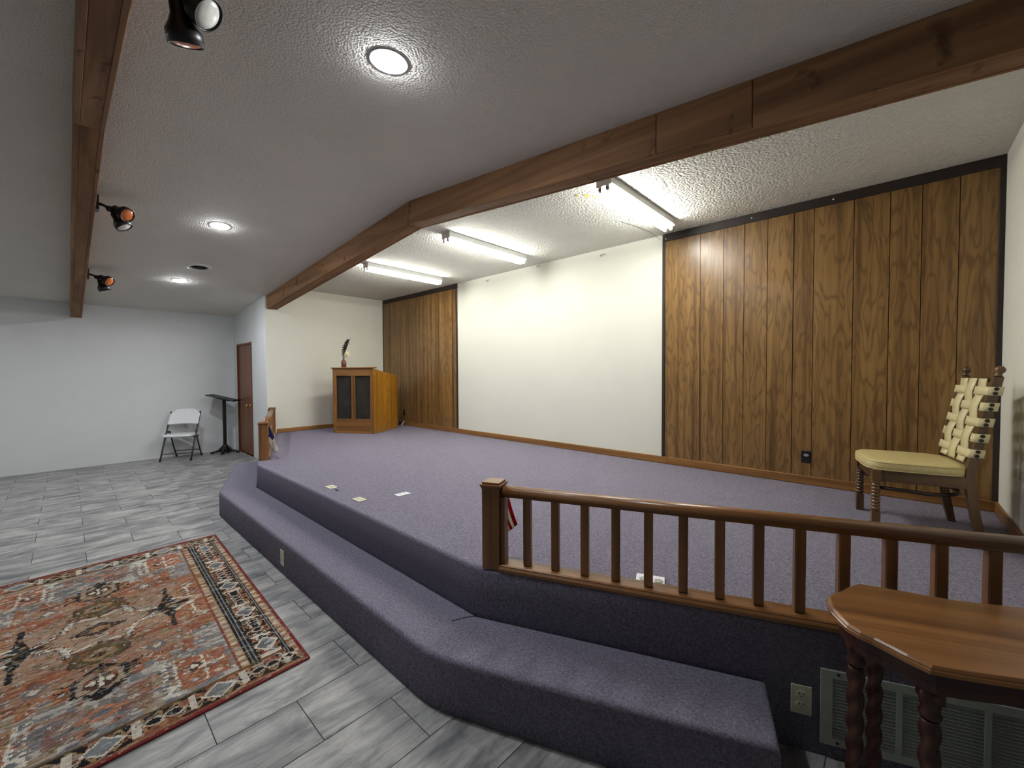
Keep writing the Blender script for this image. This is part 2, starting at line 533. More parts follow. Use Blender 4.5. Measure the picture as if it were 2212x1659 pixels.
# wood panelling on the back wall: every plank a piece
ZP0, ZP1 = ZS + 0.075, ZC - 0.08
def panelling(x0, x1, seams, wide=(), gap=0.0024):
    MB().box((x0, YB - 0.004, ZP0), (x1, YB, ZP1)).build('panel_backing', plain('panel_groove', srgb(44, 30, 16), 0.7), wb)
    e = [x0] + list(seams) + [x1]
    for k in range(len(e) - 1):
        g0 = 0.003 if (k > 0 and e[k] in wide) else gap
        g1 = 0.004 if e[k + 1] in wide else gap
        a, b = e[k] + g0, e[k + 1] - g1
        o = MB().box((-(b - a) / 2, -0.005, -(ZP1 - ZP0) / 2), ((b - a) / 2, 0.005, (ZP1 - ZP0) / 2)).build('plank', m_panel('Z'), wb)
        o.location = ((a + b) / 2, YB - 0.005 + 0.0001, (ZP0 + ZP1) / 2)
panelling(-7.62, -5.325, [-7.42, -7.17, -6.98, -6.82, -6.63, -6.40, -6.15, -5.93, -5.78, -5.60, -5.44], (), 0.0008)
panelling(-1.82, 0.52, [-1.459, -1.24, -1.059, -0.867, -0.666, -0.522, -0.257, -0.039, 0.138, 0.33], (-0.666,))
tn = [0]
def trim(a, b, mat, label, bev=0.004):
    tn[0] += 1
    o = MB().box(a, b).build('trim_%d' % tn[0], mat, None, bev)
    return struct(o, label)
t_left = trim((-7.64, YB - 0.016, ZP1), (-5.29, YB, ZC), M_DARKTRIM, 'dark brown top trim over the left panelling')
trim((-7.64, YB - 0.018, ZP0), (-7.615, YB, ZP1), M_DARKTRIM_Z, 'dark brown corner trim beside the left panelling')
trim((-5.325, YB - 0.018, ZP0), (-5.295, YB, ZP1), M_DARKTRIM_Z, 'dark brown edge trim between left panelling and white wall')
t_right = trim((-1.85, YB - 0.018, ZP1), (XR, YB, ZC), M_DARKTRIM, 'dark brown top trim over the right panelling')
trim((-1.85, YB - 0.018, ZP0), (-1.818, YB, ZP1), M_DARKTRIM_Z, 'dark brown edge trim between white wall and right panelling')
trim((0.515, YB - 0.018, ZP0), (XR, YB, ZP1), M_DARKTRIM_Z, 'dark brown corner trim beside the right panelling')
for x, z in ((-0.998, 2.921), (-0.393, 2.92), (-1.811, 2.907)):
    MB().lathe([(0.006, 0), (0.007, 0.003), (0.003, 0.006)], frame((x, YB - 0.018, z), (0, -1, 0)), 10).build('screw_head', M_WHITEMETAL, t_right)
# baseboards
bb = MB()
bb.box((XB, YB - 0.02, ZS), (-1.79, YB, ZS + 0.075))
b1 = bb.build('baseboard_back', m_base('X'), None, 0.005); struct(b1, 'golden brown baseboard along the stage back wall')
MB().box((-1.788, YB - 0.022, ZS), (XR, YB, ZS + 0.077)).build('baseboard_board', m_base('X'), b1, 0.006)
struct(MB().box((XB, YD + 0.14, ZS), (XB + 0.016, YB - 0.02, ZS + 0.068)).build('baseboard_left', m_base('Y'), None, 0.004), 'golden brown baseboard behind the lectern')
struct(MB().box((XR - 0.018, YD + 0.1, ZS), (XR, YB - 0.022, ZS + 0.075)).build('baseboard_right', m_base('Y'), None, 0.005), 'golden brown baseboard on the right stage wall')

# door beside the stage
door = bpy.data.objects.new('door_1', None); C.objects.link(door); door.location = ((DX0 + DX1) / 2, YD, 0); struct(door, 'flush brown wooden door in the white wall beside the stage')
hw = (DX1 - DX0) / 2
MB().box((-hw + 0.03, 0.012, 0.012), (hw - 0.03, 0.05, DZ - 0.032)).build('door_slab', m_door('Z'), door, 0.002)
fr = MB(); fr.box((-hw, -0.012, 0), (-hw + 0.028, 0.11, DZ)); fr.box((hw - 0.028, -0.012, 0), (hw, 0.11, DZ)); fr.box((-hw + 0.028, -0.012, DZ - 0.03), (hw - 0.028, 0.11, DZ))
fr.build('door_frame', wood('door_frame_wood', srgb(150, 84, 50), srgb(126, 68, 42), srgb(88, 46, 30), 'Z'), door, 0.002)
MB().box((-hw + 0.03, 0.08, 0.0), (hw - 0.03, 0.09, DZ - 0.03)).build('door_stop', M_DARK, door)
MB().lathe([(0.03, 0), (0.03, 0.006), (0.012, 0.01), (0.012, 0.035), (0.024, 0.045), (0.028, 0.058), (0.02, 0.07), (0.004, 0.073)], frame((hw - 0.19, 0.012, 0.915), (0, -1, 0)), 16).build('door_knob', M_BRASS, door)

# ================================================================== STAGE
def offset_poly(edge_l, edge_r):
    return edge_l + edge_r
stage = thing('stage_platform', 'low platform in grey purple carpet with an angled front and one step', 'stage', (0, 0, 0))
lcorner = Vector((XB, LA.y + (LA.x - XB) * 0.3231 / 0.9464)); rcorner = Vector((XR, UA.y + (XR - UA.x) * 0.3746 / 0.9272))
def bull(pts, z0, z1, name, open_back=True, r=0.022):
    """closed outline (counter-clockwise) extruded with a rounded top nose"""
    def inset(d):
        n = len(pts); out = []
        for i in range(n):
            p0, p1, p2 = Vector(pts[i - 1]).to_2d(), Vector(pts[i]).to_2d(), Vector(pts[(i + 1) % n]).to_2d()
            e1 = (p1 - p0).normalized(); e2 = (p2 - p1).normalized()
            n1 = Vector((-e1.y, e1.x)); n2 = Vector((-e2.y, e2.x))
            b = (n1 + n2); b = b / max(0.25, b.dot(n1))
            out.append(p1 + b * d)
        return out
    m = MB(); n = len(pts); rings = [(0.0, z0), (0.0, z1 - r)]
    for k in range(1, 6):
        a = k / 5 * PI / 2
        rings.append((r * (1 - math.cos(a)), z1 - r + r * math.sin(a)))
    V = []
    for d, z in rings:
        V += [(p.x, p.y, z) for p in inset(d)]
    F = []
    for a in range(len(rings) - 1):
        for i in range(n):
            j = (i + 1) % n
            F.append((a * n + i, a * n + j, (a + 1) * n + j, (a + 1) * n + i))
    m.add(V, F, True)
    o_ = (len(rings) - 1) * n
    m.f.append(tuple(o_ + i for i in range(n))); m.s.append(False); m.mi.append(0)
    m.f.append(tuple(range(n - 1, -1, -1))); m.s.append(False); m.mi.append(0)
    return m.build(name, M_CARPET, stage)
def dense(a, b, n):
    a, b = Vector(a).to_2d(), Vector(b).to_2d()
    return [a + (b - a) * k / n for k in range(n)]
# rounded corners where the front turns
def turn(p, c, q, r=0.09, k=5):
    p, c, q = Vector(p).to_2d(), Vector(c).to_2d(), Vector(q).to_2d()
    a = c + (p - c).normalized() * r; b = c + (q - c).normalized() * r
    return [a * (1 - t) ** 2 + c * 2 * t * (1 - t) + b * t * t for t in [i / k for i in range(k + 1)]]
SL_ = lcorner; SR_ = rcorner
outline = [Vector((XB + 0.001, YB - 0.001)), Vector((XB + 0.001, SL_.y))] + turn(SL_, LA, UA) + turn(LA, UA, SR_) + [Vector((XR - 0.001, SR_.y)), Vector((XR - 0.001, YB - 0.001))]
bull(outline, 0.0, ZS, 'platform')
D = 0.34
lc = luv(0, -D); rc = uv(0, -D)
kl = LA.x + (-(D)) * 0 + (LA.y - D - (LA + LN * -D).y) * 0
# corner of the step where the offset lines meet
def meet(p, d, y):
    return Vector((p.x + d.x * (y - p.y) / d.y, y))
SCL = meet(luv(0, -D), LD, LA.y - D); SCR = meet(uv(0, -D), UD, LA.y - D)
l_end_o, l_end_i = luv(1.52, -D), luv(1.49, -0.001)
r_end_o, r_end_i = uv(1.26, -D), uv(1.28, -0.001)
step_out = [l_end_i.to_2d(), l_end_o.to_2d()] + turn(l_end_o, SCL, SCR, 0.05) + turn(SCL, SCR, r_end_o, 0.12) + [r_end_o.to_2d(), r_end_i.to_2d(), (UA + Vector((0.0, -0.001, 0))).to_2d(), (LA + Vector((0, -0.001, 0))).to_2d()]
bull(step_out, 0.0, Z1, 'step')

# ------------------------------------------------------------------ altar rails
RAIL_H = 0.43
def altar_rail(p0, direction, length, nbal, label, far_newel):
    """origin at the first newel, local X along the rail, local Y towards the stage"""
    rz = math.atan2(direction.y, direction.x)
    t = thing('altar_rail', label, 'railing', p0, rz, None)
    newels = [0.0] + ([length] if far_newel else [])
    for nx in newels:
        nw = MB().box((nx - 0.047, -0.047, 0), (nx + 0.047, 0.047, 0.418)).build('newel_post', m_rail('Z'), t, 0.003)
        cp = MB()
        cp.box((nx - 0.05, -0.05, 0.407), (nx + 0.05, 0.05, 0.418))
        cp.box((nx - 0.055, -0.055, 0.418), (nx + 0.055, 0.055, 0.431))
        cp.box((nx - 0.047, -0.047, 0.431), (nx + 0.047, 0.047, 0.442))
        cp.build('cap', m_rail('X'), nw, 0.003)
    for sx in ([0.047] + ([length - 0.047 - 0.03] if far_newel else [])):
        MB().box((sx, -0.03, 0.03), (sx + 0.022, 0.026, 0.37)).build('half_post', m_rail('Z'), t, 0.003)
    xe = length - (0.047 if far_newel else 0)
    prof = [(-0.030, 0.012), (-0.034, 0.020), (-0.033, 0.030), (-0.026, 0.041), (-0.014, 0.047), (0, 0.049), (0.014, 0.047), (0.026, 0.041), (0.033, 0.030), (0.034, 0.020), (0.030, 0.012), (0.022, 0.008), (0.022, -0.004), (-0.022, -0.004), (-0.022, 0.008)]
    MB().sweep(prof, (0.047, 0, 0.372), (xe, 0, 0.372)).build('top_rail', m_rail('X'), t)
    bp = [(-0.055, 0.0), (-0.055, 0.014), (-0.05, 0.016), (-0.05, 0.021), (-0.046, 0.023), (-0.046, 0.028), (-0.038, 0.032), (0.038, 0.032), (0.046, 0.028), (0.046, 0.023), (0.055, 0.014), (0.055, 0.0)]
    MB().sweep(bp, (0.047, 0, 0), (xe, 0, 0), smooth=False).build('base_rail', m_rail('X'), t)
    sp = 0.143
    bm_ = MB().box((-0.019, -0.019, 0.033), (0.019, 0.019, 0.37)).mesh('baluster', m_rail('Z'))
    for k in range(nbal):
        o = bpy.data.objects.new('baluster', bm_); C.objects.link(o); o.parent = t
        o.location = (0.182 + sp * k, 0, 0)
        md = o.modifiers.new('bevel', 'BEVEL'); md.width = 0.004; md.segments = 1
    return t
# right rail: newel close to the corner of the front
rp = Vector((-1.497, 1.475, ZS))
rlen = (XR - rp.x) / UD.x - 0.03
altar_rail(rp, UD, rlen, 14, 'brown wooden altar rail with square balusters behind the walnut table', False)
lp = Vector((-5.335, 1.53, ZS))
altar_rail(lp, Vector((-2.215, 0.77, 0)).normalized(), 2.345, 15, 'brown wooden altar rail seen end-on beside the brown door', True)

# ------------------------------------------------------------------ beams
def beam(name, y0, y1, x0, x1, label, front_joints, bottom_joints, both=False):
    t = thing(name, label, 'beam', ((x0 + x1) / 2, (y0 + y1) / 2, 0))
    ox, oy = (x0 + x1) / 2, (y0 + y1) / 2
    def seg(xa, xb, ya, yb, za, zb, nm):
        p = []
        for dz in (za, zb):
            for (x, y) in ((xa, ya), (xb, ya), (xb, yb), (xa, yb)):
                p.append((x - ox, y - oy, hall_z(x) - BH + dz))
        MB().hexa(p).build(nm, m_beam('X'), t, 0.003, 1)
    th = 0.022
    js = sorted(set([x0, x1, XG] + [j for j in front_joints if x0 < j < x1]))
    for a, b in zip(js[:-1], js[1:]):
        seg(a + 0.0012, b - 0.0012, y0, y0 + th, 0, BH + 0.002, 'side_board')
        seg(a + 0.0012, b - 0.0012, y1 - th, y1, 0, BH + 0.002, 'side_board')
    js = sorted(set([x0, x1, XG] + [j for j in bottom_joints if x0 < j < x1]))
    for a, b in zip(js[:-1], js[1:]):
        seg(a + 0.0012, b - 0.0012, y0 + th, y1 - th, 0.0015, 0.022, 'bottom_board')
    js = sorted((x0, XG, x1))
    for a, b in zip(js[:-1], js[1:]):
        seg(a, b, y0 + th, y1 - th, 0.024, BH + 0.002, 'core')
    return t
beam('ceiling_beam', BY0, BY1, XB, XR, 'rough brown wooden beam bent at the ridge over the stage front', [-1.0, -0.52, -5.6], [-1.48, -5.3])
beam('ceiling_beam', 0.062, 0.188, XA, XE, 'rough brown wooden hall beam carrying the three black spotlights', [-3.46, -6.4, 0.2], [-3.46, -6.9, -0.7])

# ------------------------------------------------------------------ fluorescent fixtures
M_TUBE = emit('fluorescent_tube', TUBE_COLOR, TUBE_STRENGTH)
def fluorescent(x, y0, label):
    L = 1.215
    t = thing('fluorescent_fixture', label, 'light fixture', (x, y0 + L / 2, ZC), 0, 'bare tube fixtures on the stage ceiling')
    hb = MB()
    pr = [(-0.062, 0), (0.062, 0), (0.062, -0.05), (0.05, -0.062), (-0.05, -0.062), (-0.062, -0.05)]
    hb.sweep(pr, (0, -L / 2, 0), (0, L / 2, 0), smooth=False)
    hb.build('housing', M_WHITEMETAL, t, 0.002)
    for s in (-1, 1):
        MB().box((-0.064, s * (L / 2) - 0.006, -0.066), (0.064, s * (L / 2) + 0.006, 0)).build('end_plate', M_WHITEMETAL, t, 0.003)
        for tx in (-0.031, 0.031):
            so = MB()
            so.box((tx - 0.013, s * (L / 2 - 0.004) - 0.009, -0.092), (tx + 0.013, s * (L / 2 - 0.004) + 0.009, -0.062))
            so.lathe([(0.013, -0.009), (0.013, 0.009)], frame((tx, s * (L / 2 - 0.004), -0.092), (0, 1, 0)), 14)
            so.build('lamp_socket', M_WHITEPL, t)
    for tx in (-0.031, 0.031):
        tb = MB().lathe([(0.006, -L / 2 + 0.012), (0.017, -L / 2 + 0.018), (0.017, L / 2 - 0.018), (0.006, L / 2 - 0.012)], frame((tx, 0, -0.084), (0, 1, 0)), 14)
        tb.build('tube', M_TUBE, t)
    return t
fluorescent(-1.635, 2.80, 'white twin tube fluorescent fixture nearest the right panelling')
fluorescent(-3.465, 2.735, 'white twin tube fluorescent fixture in the middle, between the other two')
fluorescent(-5.185, 2.745, 'white twin tube fluorescent fixture nearest the left panelling')

# ------------------------------------------------------------------ recessed lights
M_LED = emit('led_lens', LED_COLOR, LED_STRENGTH)
def recessed(x, y, label):
    z = hall_z(x); s = SL if x < XG else -SL
    nrm = Vector((s, 0, -1)).normalized()
    t = thing('recessed_light', label, 'light', (x, y, z), 0, 'round recessed lights in the hall ceiling')
    M = frame((0, 0, 0), nrm)
    MB().lathe([(0.094, -0.002), (0.094, 0.002), (0.09, 0.0035), (0.077, 0.003), (0.077, -0.002), (0.094, -0.002)], M, 32, caps=False).build('trim_ring', M_WHITEMETAL, t)
    MB().lathe([(0.0765, 0.002), (0.0745, 0.006), (0.064, 0.0095), (0.044, 0.0118), (0.018, 0.0128), (0.001, 0.013)], M, 32).build('lens', M_LED, t)
    return t
recessed(-1.831, 1.104, 'round recessed ceiling light nearest the camera, large and bright')
recessed(-5.091, 1.104, 'round recessed ceiling light above the far end of the step')
recessed(-7.402, 1.113, 'round recessed ceiling light farthest off, past the round vent')
recessed(-7.4, -2.0, 'round recessed ceiling light behind the spotlight beam, nearer the left wall')
recessed(-5.09, -2.0, 'round recessed ceiling light behind the spotlight beam, nearer the ridge')

# round ceiling vent
vx, vy = -6.605, 1.196
vt = thing('ceiling_vent', 'round white ceiling vent with dark slots between two recessed lights', 'vent', (vx, vy, hall_z(vx)))
M = frame((0, 0, 0), Vector((SL, 0, -1)))
MB().lathe([(0.092, 0.003), (0.14, 0.0), (0.14, 0.006), (0.128, 0.018), (0.10, 0.018), (0.092, 0.003)], M, 32, caps=False).build('flange', M_WHITEMETAL, vt)
MB().lathe([(0.095, 0.004), (0.001, 0.0042)], M, 32).build('opening', M_DARK, vt)
for r in (0.078, 0.052):
    MB().lathe([(r, 0.012), (r - 0.012, 0.002), (r - 0.014, 0.002), (r - 0.003, 0.013)], M, 32, caps=False).build('cone_ring', M_CHARCOAL, vt)
MB().lathe([(0.022, 0.004), (0.02, 0.012), (0.001, 0.013)], M, 20).build('centre_knob', M_CHARCOAL, vt)

# ------------------------------------------------------------------ spotlights on the hall beam
def par_lamp(m_shell, m_lens, base, direction):
    d = Vector(direction).normalized(); b = Vector(base)
    M = frame(b, d)
    m_shell.lathe([(0.018, -0.03), (0.028, -0.026), (0.031, 0.01), (0.042, 0.035), (0.055, 0.055), (0.059, 0.06), (0.059, 0.105), (0.055, 0.105), (0.055, 0.066)], M, 24, caps=False)
    m_shell.lathe([(0.018, -0.03), (0.001, -0.032)], M, 24, caps=False)
    m_lens.lathe([(0.055, 0.094), (0.05, 0.100), (0.032, 0.106), (0.012, 0.109), (0.001, 0.109)], M, 24, caps=False)
    m_lens.lathe([(0.055, 0.094), (0.055, 0.08), (0.001, 0.08)], M, 24, caps=False)
def spotlight(x, label, d1, d2, m1, m2):
    zb = hall_z(x) - BH * 0.42
    t = thing('spotlight', label, 'spotlight', (x, 0.188, zb), 0, 'twin spotlights on the hall beam')
    MB().box((-0.055, 0.0, -0.06), (0.055, 0.03, 0.06)).build('mount_box', M_BLACKPL, t, 0.004)
    MB().tube([(0, 0.03, 0), (0, 0.06, -0.005), (0, 0.085, -0.02)], 0.012, 8).build('swivel_arm', M_BLACKPL, t)
    MB().lathe([(0.001, -0.026), (0.018, -0.02), (0.026, 0), (0.018, 0.02), (0.001, 0.026)], frame((0, 0.095, -0.025), (0, 0, 1)), 14).build('knuckle', M_BLACKPL, t)
    for off, d, ml in ((Vector((0.02, 0.13, -0.02)), d1, m1), (Vector((0.0, 0.125, -0.065)), d2, m2)):
        sh, le = MB(), MB()
        par_lamp(sh, le, off + Vector(d).normalized() * 0.02, d)
        so = sh.build('lamp_shell', M_BLACKPL, t)
        le.build('lens', ml, so)
    MB().tube([(0, 0.095, -0.02), (0.005, 0.11, -0.05), (-0.005, 0.12, -0.09)], 0.012, 8).build('yoke', M_BLACKPL, t)
spotlight(-4.93, 'black twin spotlight with amber lens, middle one on the hall beam', (0.55, 0.45, -0.38), (0.22, 0.42, -0.75), M_AMBER, M_LENS)
spotlight(-7.285, 'black twin spotlight with amber lens nearest the far wall', (0.5, 0.5, -0.4), (-0.1, 0.3, -0.85), M_AMBER, M_LENS)
spotlight(-1.97, 'black twin spotlight with bright clear lens at the top edge', (0.42, 0.55, -0.62), (-0.35, 0.25, -0.95), M_LENS, M_AMBER)

# ================================================================== RUG
K0, K1, B0, B1 = np.array([-4.568, 0.897]), np.array([-2.216, 0.826]), np.array([0.01, -1.0]), np.array([0.04, -1.0])
RA, RB = 2.353, 1.53
def build_rug():
    na, nb = 390, 254
    a = (np.arange(na) + 0.5) / na * RA; b = (np.arange(nb) + 0.5) / nb * RB
    A_, B_ = np.meshgrid(a, b, indexing='xy')            # shape nb, na
    rng = np.random.default_rng(3)
    def smooth_noise(ca, cb):
        g = rng.random((int(RB / cb) + 3, int(RA / ca) + 3))
        x = A_ / ca; y = B_ / cb
        x0 = x.astype(int); y0 = y.astype(int); fx = x - x0; fy = y - y0
        fx = fx * fx * (3 - 2 * fx); fy = fy * fy * (3 - 2 * fy)
        return (g[y0, x0] * (1 - fx) + g[y0, x0 + 1] * fx) * (1 - fy) + (g[y0 + 1, x0] * (1 - fx) + g[y0 + 1, x0 + 1] * fx) * fy
    def col(r, g, b_):
        return np.array(srgb(r, g, b_)[:3])
    RUST, RUST2, TAN, BEIGE = col(146, 90, 68), col(122, 70, 54), col(158, 130, 96), col(158, 138, 118)
    GRAY, GRAY2, BLACK, IVORY = col(122, 126, 128), col(98, 102, 106), col(34, 32, 33), col(204, 198, 184)
    OLIVE, ORANGE, DRED, BROWN = col(92, 78, 50), col(174, 110, 76), col(112, 34, 36), col(74, 54, 44)
    out = np.zeros((nb, na, 3))
    jit = (smooth_noise(0.012, 0.02) - 0.5) * 0.014
    As = np.abs(A_ - RA / 2) + jit; Bs = np.abs(B_ - RB / 2) + jit
    da = np.minimum(A_, RA - A_); db = np.minimum(B_, RB - B_)
    def put(mask, c, alpha=1.0):
        out[mask] = out[mask] * (1 - alpha) + c * alpha
    def seg(p, q, w):            # mirrored thick segment in (A, B) from the centre
        px, py = p; qx, qy = q
        dx, dy = qx - px, qy - py
        t = np.clip(((As - px) * dx + (Bs - py) * dy) / (dx * dx + dy * dy + 1e-9), 0, 1)
        return np.hypot(As - px - t * dx, Bs - py - t * dy) < w
    def loz(ca, cb, ra, rb):
        return (np.abs(As - ca) / ra + np.abs(Bs - cb) / rb) < 1
    def hexa(ca, cb, ra, rb):
        return np.maximum(np.abs(Bs - cb) / rb, np.abs(As - ca) / ra * 0.6 + np.abs(Bs - cb) / rb * 0.6) < 1
    # field
    n1 = smooth_noise(0.05, 0.12); n2 = smooth_noise(0.018, 0.05); n3 = smooth_noise(0.11, 0.2)
    out[:] = RUST * (0.82 + 0.36 * n1[..., None])
    put(n2 > 0.66, TAN, 0.55); put((n1 > 0.62) & (n2 < 0.4), ORANGE, 0.45); put(n2 < 0.2, BROWN, 0.6)
    put((As < 0.5) & (Bs < 0.36) & (n3 > 0.4), BEIGE, 0.45)
    # grey spandrels
    sp = (As > 0.6 + 0.03 * np.sign(np.sin(Bs * 60)))
    put(sp, GRAY, 0.85); put(sp & (n2 > 0.62), IVORY, 0.5); put(sp & (n2 < 0.3), GRAY2, 0.8); put(sp & (n1 > 0.72), TAN, 0.6)
    sp2 = (Bs > 0.37) & (As > 0.42) & (As < 0.72)
    put(sp2, GRAY, 0.8); put(sp2 & (n2 > 0.65), IVORY, 0.6)
    bx = (As > 0.70) & (As < 0.96) & (Bs > 0.27) & (Bs < 0.47)
    put(bx, RUST, 0.95); put(bx & (n2 > 0.6), ORANGE, 0.7); put(bx & (n2 > 0.82), IVORY, 0.7)
    put(seg((0.72, 0.37), (0.94, 0.37), 0.006), IVORY); put(seg((0.83, 0.30), (0.83, 0.45), 0.006), IVORY)
    put(loz(0.80, 0.33, 0.045, 0.04), BROWN); put(loz(0.80, 0.33, 0.02, 0.018), IVORY)
    bx2 = (As > 0.72) & (As < 0.95) & (Bs < 0.17) & (Bs > 0.03)
    put(bx2 & (n1 > 0.35), RUST2, 0.6)
    put(loz(0.85, 0.0, 0.06, 0.09), ORANGE, 0.8); put(loz(0.85, 0.0, 0.03, 0.045), GRAY2)
    # white combs
    comb = (As > 0.66) & (As < 0.91) & (np.abs(Bs - 0.24 - 0.018 * np.sign(np.sin(As * 190))) < 0.011)
    put(comb, IVORY); put(seg((0.66, 0.262), (0.91, 0.262), 0.005), IVORY)
    put(seg((0.90, 0.24), (0.955, 0.21), 0.012), IVORY); put(seg((0.955, 0.21), (0.97, 0.26), 0.01), IVORY)
    comb2 = (As > 0.05) & (As < 0.26) & (np.abs(Bs - 0.375 - 0.01 * np.sign(np.sin(As * 220))) < 0.008)
    put(comb2, TAN)
    # medallions
    put(hexa(0.0, 0.0, 0.26, 0.30) & (n1 > 0.25), BEIGE, 0.65)
    for w_, c_ in ((0.02, BROWN), (0.012, IVORY)):
        put(seg((0.0, 0.285), (0.085, 0.15), w_), c_); put(seg((0.085, 0.15), (0.20, 0.115), w_), c_)
    put(seg((0.0, 0.27), (0.07, 0.15), 0.006), RUST2)
    put(loz(0, 0, 0.075, 0.12), BLACK); put(loz(0, 0, 0.062, 0.10), BROWN); put(loz(0, 0, 0.034, 0.055), TAN); put(loz(0, 0, 0.018, 0.03), RUST)
    put(hexa(0.30, 0.0, 0.085, 0.12), BLACK, 0.8); put(hexa(0.30, 0.0, 0.07, 0.105), OLIVE, 0.9); put(hexa(0.31, 0.0, 0.035, 0.06), TAN, 0.8); put(loz(0.31, 0, 0.02, 0.035), BLACK)
    put(seg((0.20, 0.13), (0.27, 0.13), 0.011), BROWN); put(seg((0.27, 0.13), (0.27, 0.05), 0.007), OLIVE)
    put(seg((0.17, 0.02), (0.19, 0.10), 0.010), IVORY); put(seg((0.19, 0.10), (0.22, 0.06), 0.008), RUST2)
    put(hexa(0.575, 0.0, 0.10, 0.105), BLACK); put(hexa(0.575, 0.0, 0.075, 0.085), BEIGE); put(hexa(0.575, 0.0, 0.05, 0.06), BROWN); put(loz(0.575, 0.03, 0.03, 0.02), IVORY); put(seg((0.53, 0), (0.62, 0), 0.006), IVORY)
    put(seg((0.60, 0.09), (0.545, 0.155), 0.007), BLACK); put(seg((0.53, 0.10), (0.50, 0.155), 0.006), BLACK)
    put(loz(0.47, 0.0, 0.035, 0.03), BLACK); put(loz(0.67, 0.0, 0.03, 0.03), BLACK)
    put(loz(0.44, 0.22, 0.07, 0.05), GRAY2, 0.7); put(loz(0.44, 0.22, 0.035, 0.025), IVORY, 0.8)
    # black arrow crosses
    put(seg((0.0, 0.23), (0.0, 0.405), 0.018), BLACK)
    put((As < 0.285) & (np.abs(Bs - 0.315) < 0.012 + 0.05 * np.clip(1 - As / 0.16, 0, 1)), BLACK)
    put(loz(0.0, 0.315, 0.06, 0.09), BLACK); put(loz(0, 0.315, 0.02, 0.03), OLIVE)
    put(seg((0.09, 0.345), (0.0, 0.485), 0.012), IVORY)
    put(seg((0.08, 0.425), (0.215, 0.425), 0.006), IVORY); put((np.abs(As - 0.215) < 0.02) & (np.abs(Bs - 0.425) < 0.022), IVORY); put((np.abs(As - 0.215) < 0.004) & (np.abs(Bs - 0.425) < 0.03), RUST)
    # inner guard, stripes and main border on the long sides
    def flowers(mask, base, per):
        put(mask, base, 0.9)
        fl_ = (np.cos(A_ * 2 * PI / per) + 0.8 * np.cos((db - 0.031 - 0.219 * (per < 0.06)) * 2 * PI / 0.05) > 0.75)
        put(mask & fl_ & (n2 > 0.35), IVORY, 0.55); put(mask & ~fl_ & (n2 < 0.45), RUST2, 0.7); put(mask & fl_ & (n2 < 0.22), BROWN, 0.8)
    lb = da > 0.15
    g1 = (db > 0.228) & (db < 0.272) & lb; flowers(g1, TAN, 0.055); put((db > 0.267) & (db < 0.275) & lb, RUST2)
    st = (db > 0.183) & (db < 0.228) & lb; put(st, BLACK); put(((np.abs(db - 0.196) < 0.004) | (np.abs(db - 0.214) < 0.004)) & lb, GRAY)
    mb = (db > 0.065) & (db < 0.183) & (da > 0.03); put(mb, BLACK)
    ph = (A_ - RA / 2) / 0.44; cell = (ph - np.round(ph)) * 0.44
    dd = np.abs(db - 0.124)
    zig = np.abs(np.sin(A_ * 2 * PI / 0.11 + 3 * n1)) * 0.045
    put(mb & (np.abs(dd - zig) < 0.006), ORANGE, 0.8); put(mb & (np.abs(dd - zig * 0.6) < 0.005), IVORY, 0.75); put(mb & (n2 > 0.74), RUST, 0.7)
    put(mb & (dd > 0.052) & (n2 > 0.5), TAN, 0.8)
    hx = (np.abs(cell) / 0.075 + dd / 0.06) < 1; put(hx, IVORY); hx = (np.abs(cell) / 0.062 + dd / 0.048) < 1; put(hx, GRAY2); put(hx & (n2 > 0.7), IVORY, 0.6)
    hk = (np.abs(np.abs(cell) - 0.10) < 0.016) & (np.abs(dd - 0.02) < 0.028) & (n2 > 0.25); put(hk, IVORY, 0.9)
    put((db > 0.05) & (db < 0.065) & (da > 0.1), BLACK); put((np.abs(db - 0.058) < 0.003) & (da > 0.1), GRAY)
    g0 = (db > 0.012) & (db < 0.05); flowers(g0, TAN * 0.8 + RUST * 0.2, 0.07)
    # main border on the short sides
    sb = (da > 0.03) & (da < 0.165) & (db > 0.03) & ~((db > 0.05) & (db < 0.228) & (da > 0.13)); put(sb, BLACK)
    ps = (B_ - RB / 2) / 0.39; cs = (ps - np.round(ps)) * 0.39; de = np.abs(da - 0.098)
    zs_ = np.abs(np.sin(B_ * 2 * PI / 0.13 + 2 * n1)) * 0.05
    put(sb & (np.abs(de - zs_) < 0.010), TAN, 0.85); put(sb & (np.abs(de - zs_ * 0.5) < 0.005), IVORY, 0.7); put(sb & (n2 > 0.70), RUST, 0.7); put(sb & (n1 > 0.7), ORANGE, 0.35)
    hx = (np.abs(cs) / 0.07 + de / 0.06) < 1; put(hx & sb, IVORY); hx = (np.abs(cs) / 0.058 + de / 0.048) < 1; put(hx & sb, GRAY)
    hk = (np.abs(np.abs(cs) - 0.10) < 0.014) & (np.abs(de - 0.02) < 0.03); put(hk & sb & (n2 > 0.2), IVORY, 0.8)
    put((np.abs(da - 0.168) < 0.006) & (db > 0.1), OLIVE)
    put((da > 0.01) & (da < 0.03), RUST2)
    put((da > 0.01) & (da < 0.03) & (n2 > 0.6), TAN, 0.6)
    put((da < 0.011) | (db < 0.013), DRED)
    # small filler motifs scattered through the field
    fld = (db > 0.28) & (da > 0.18)
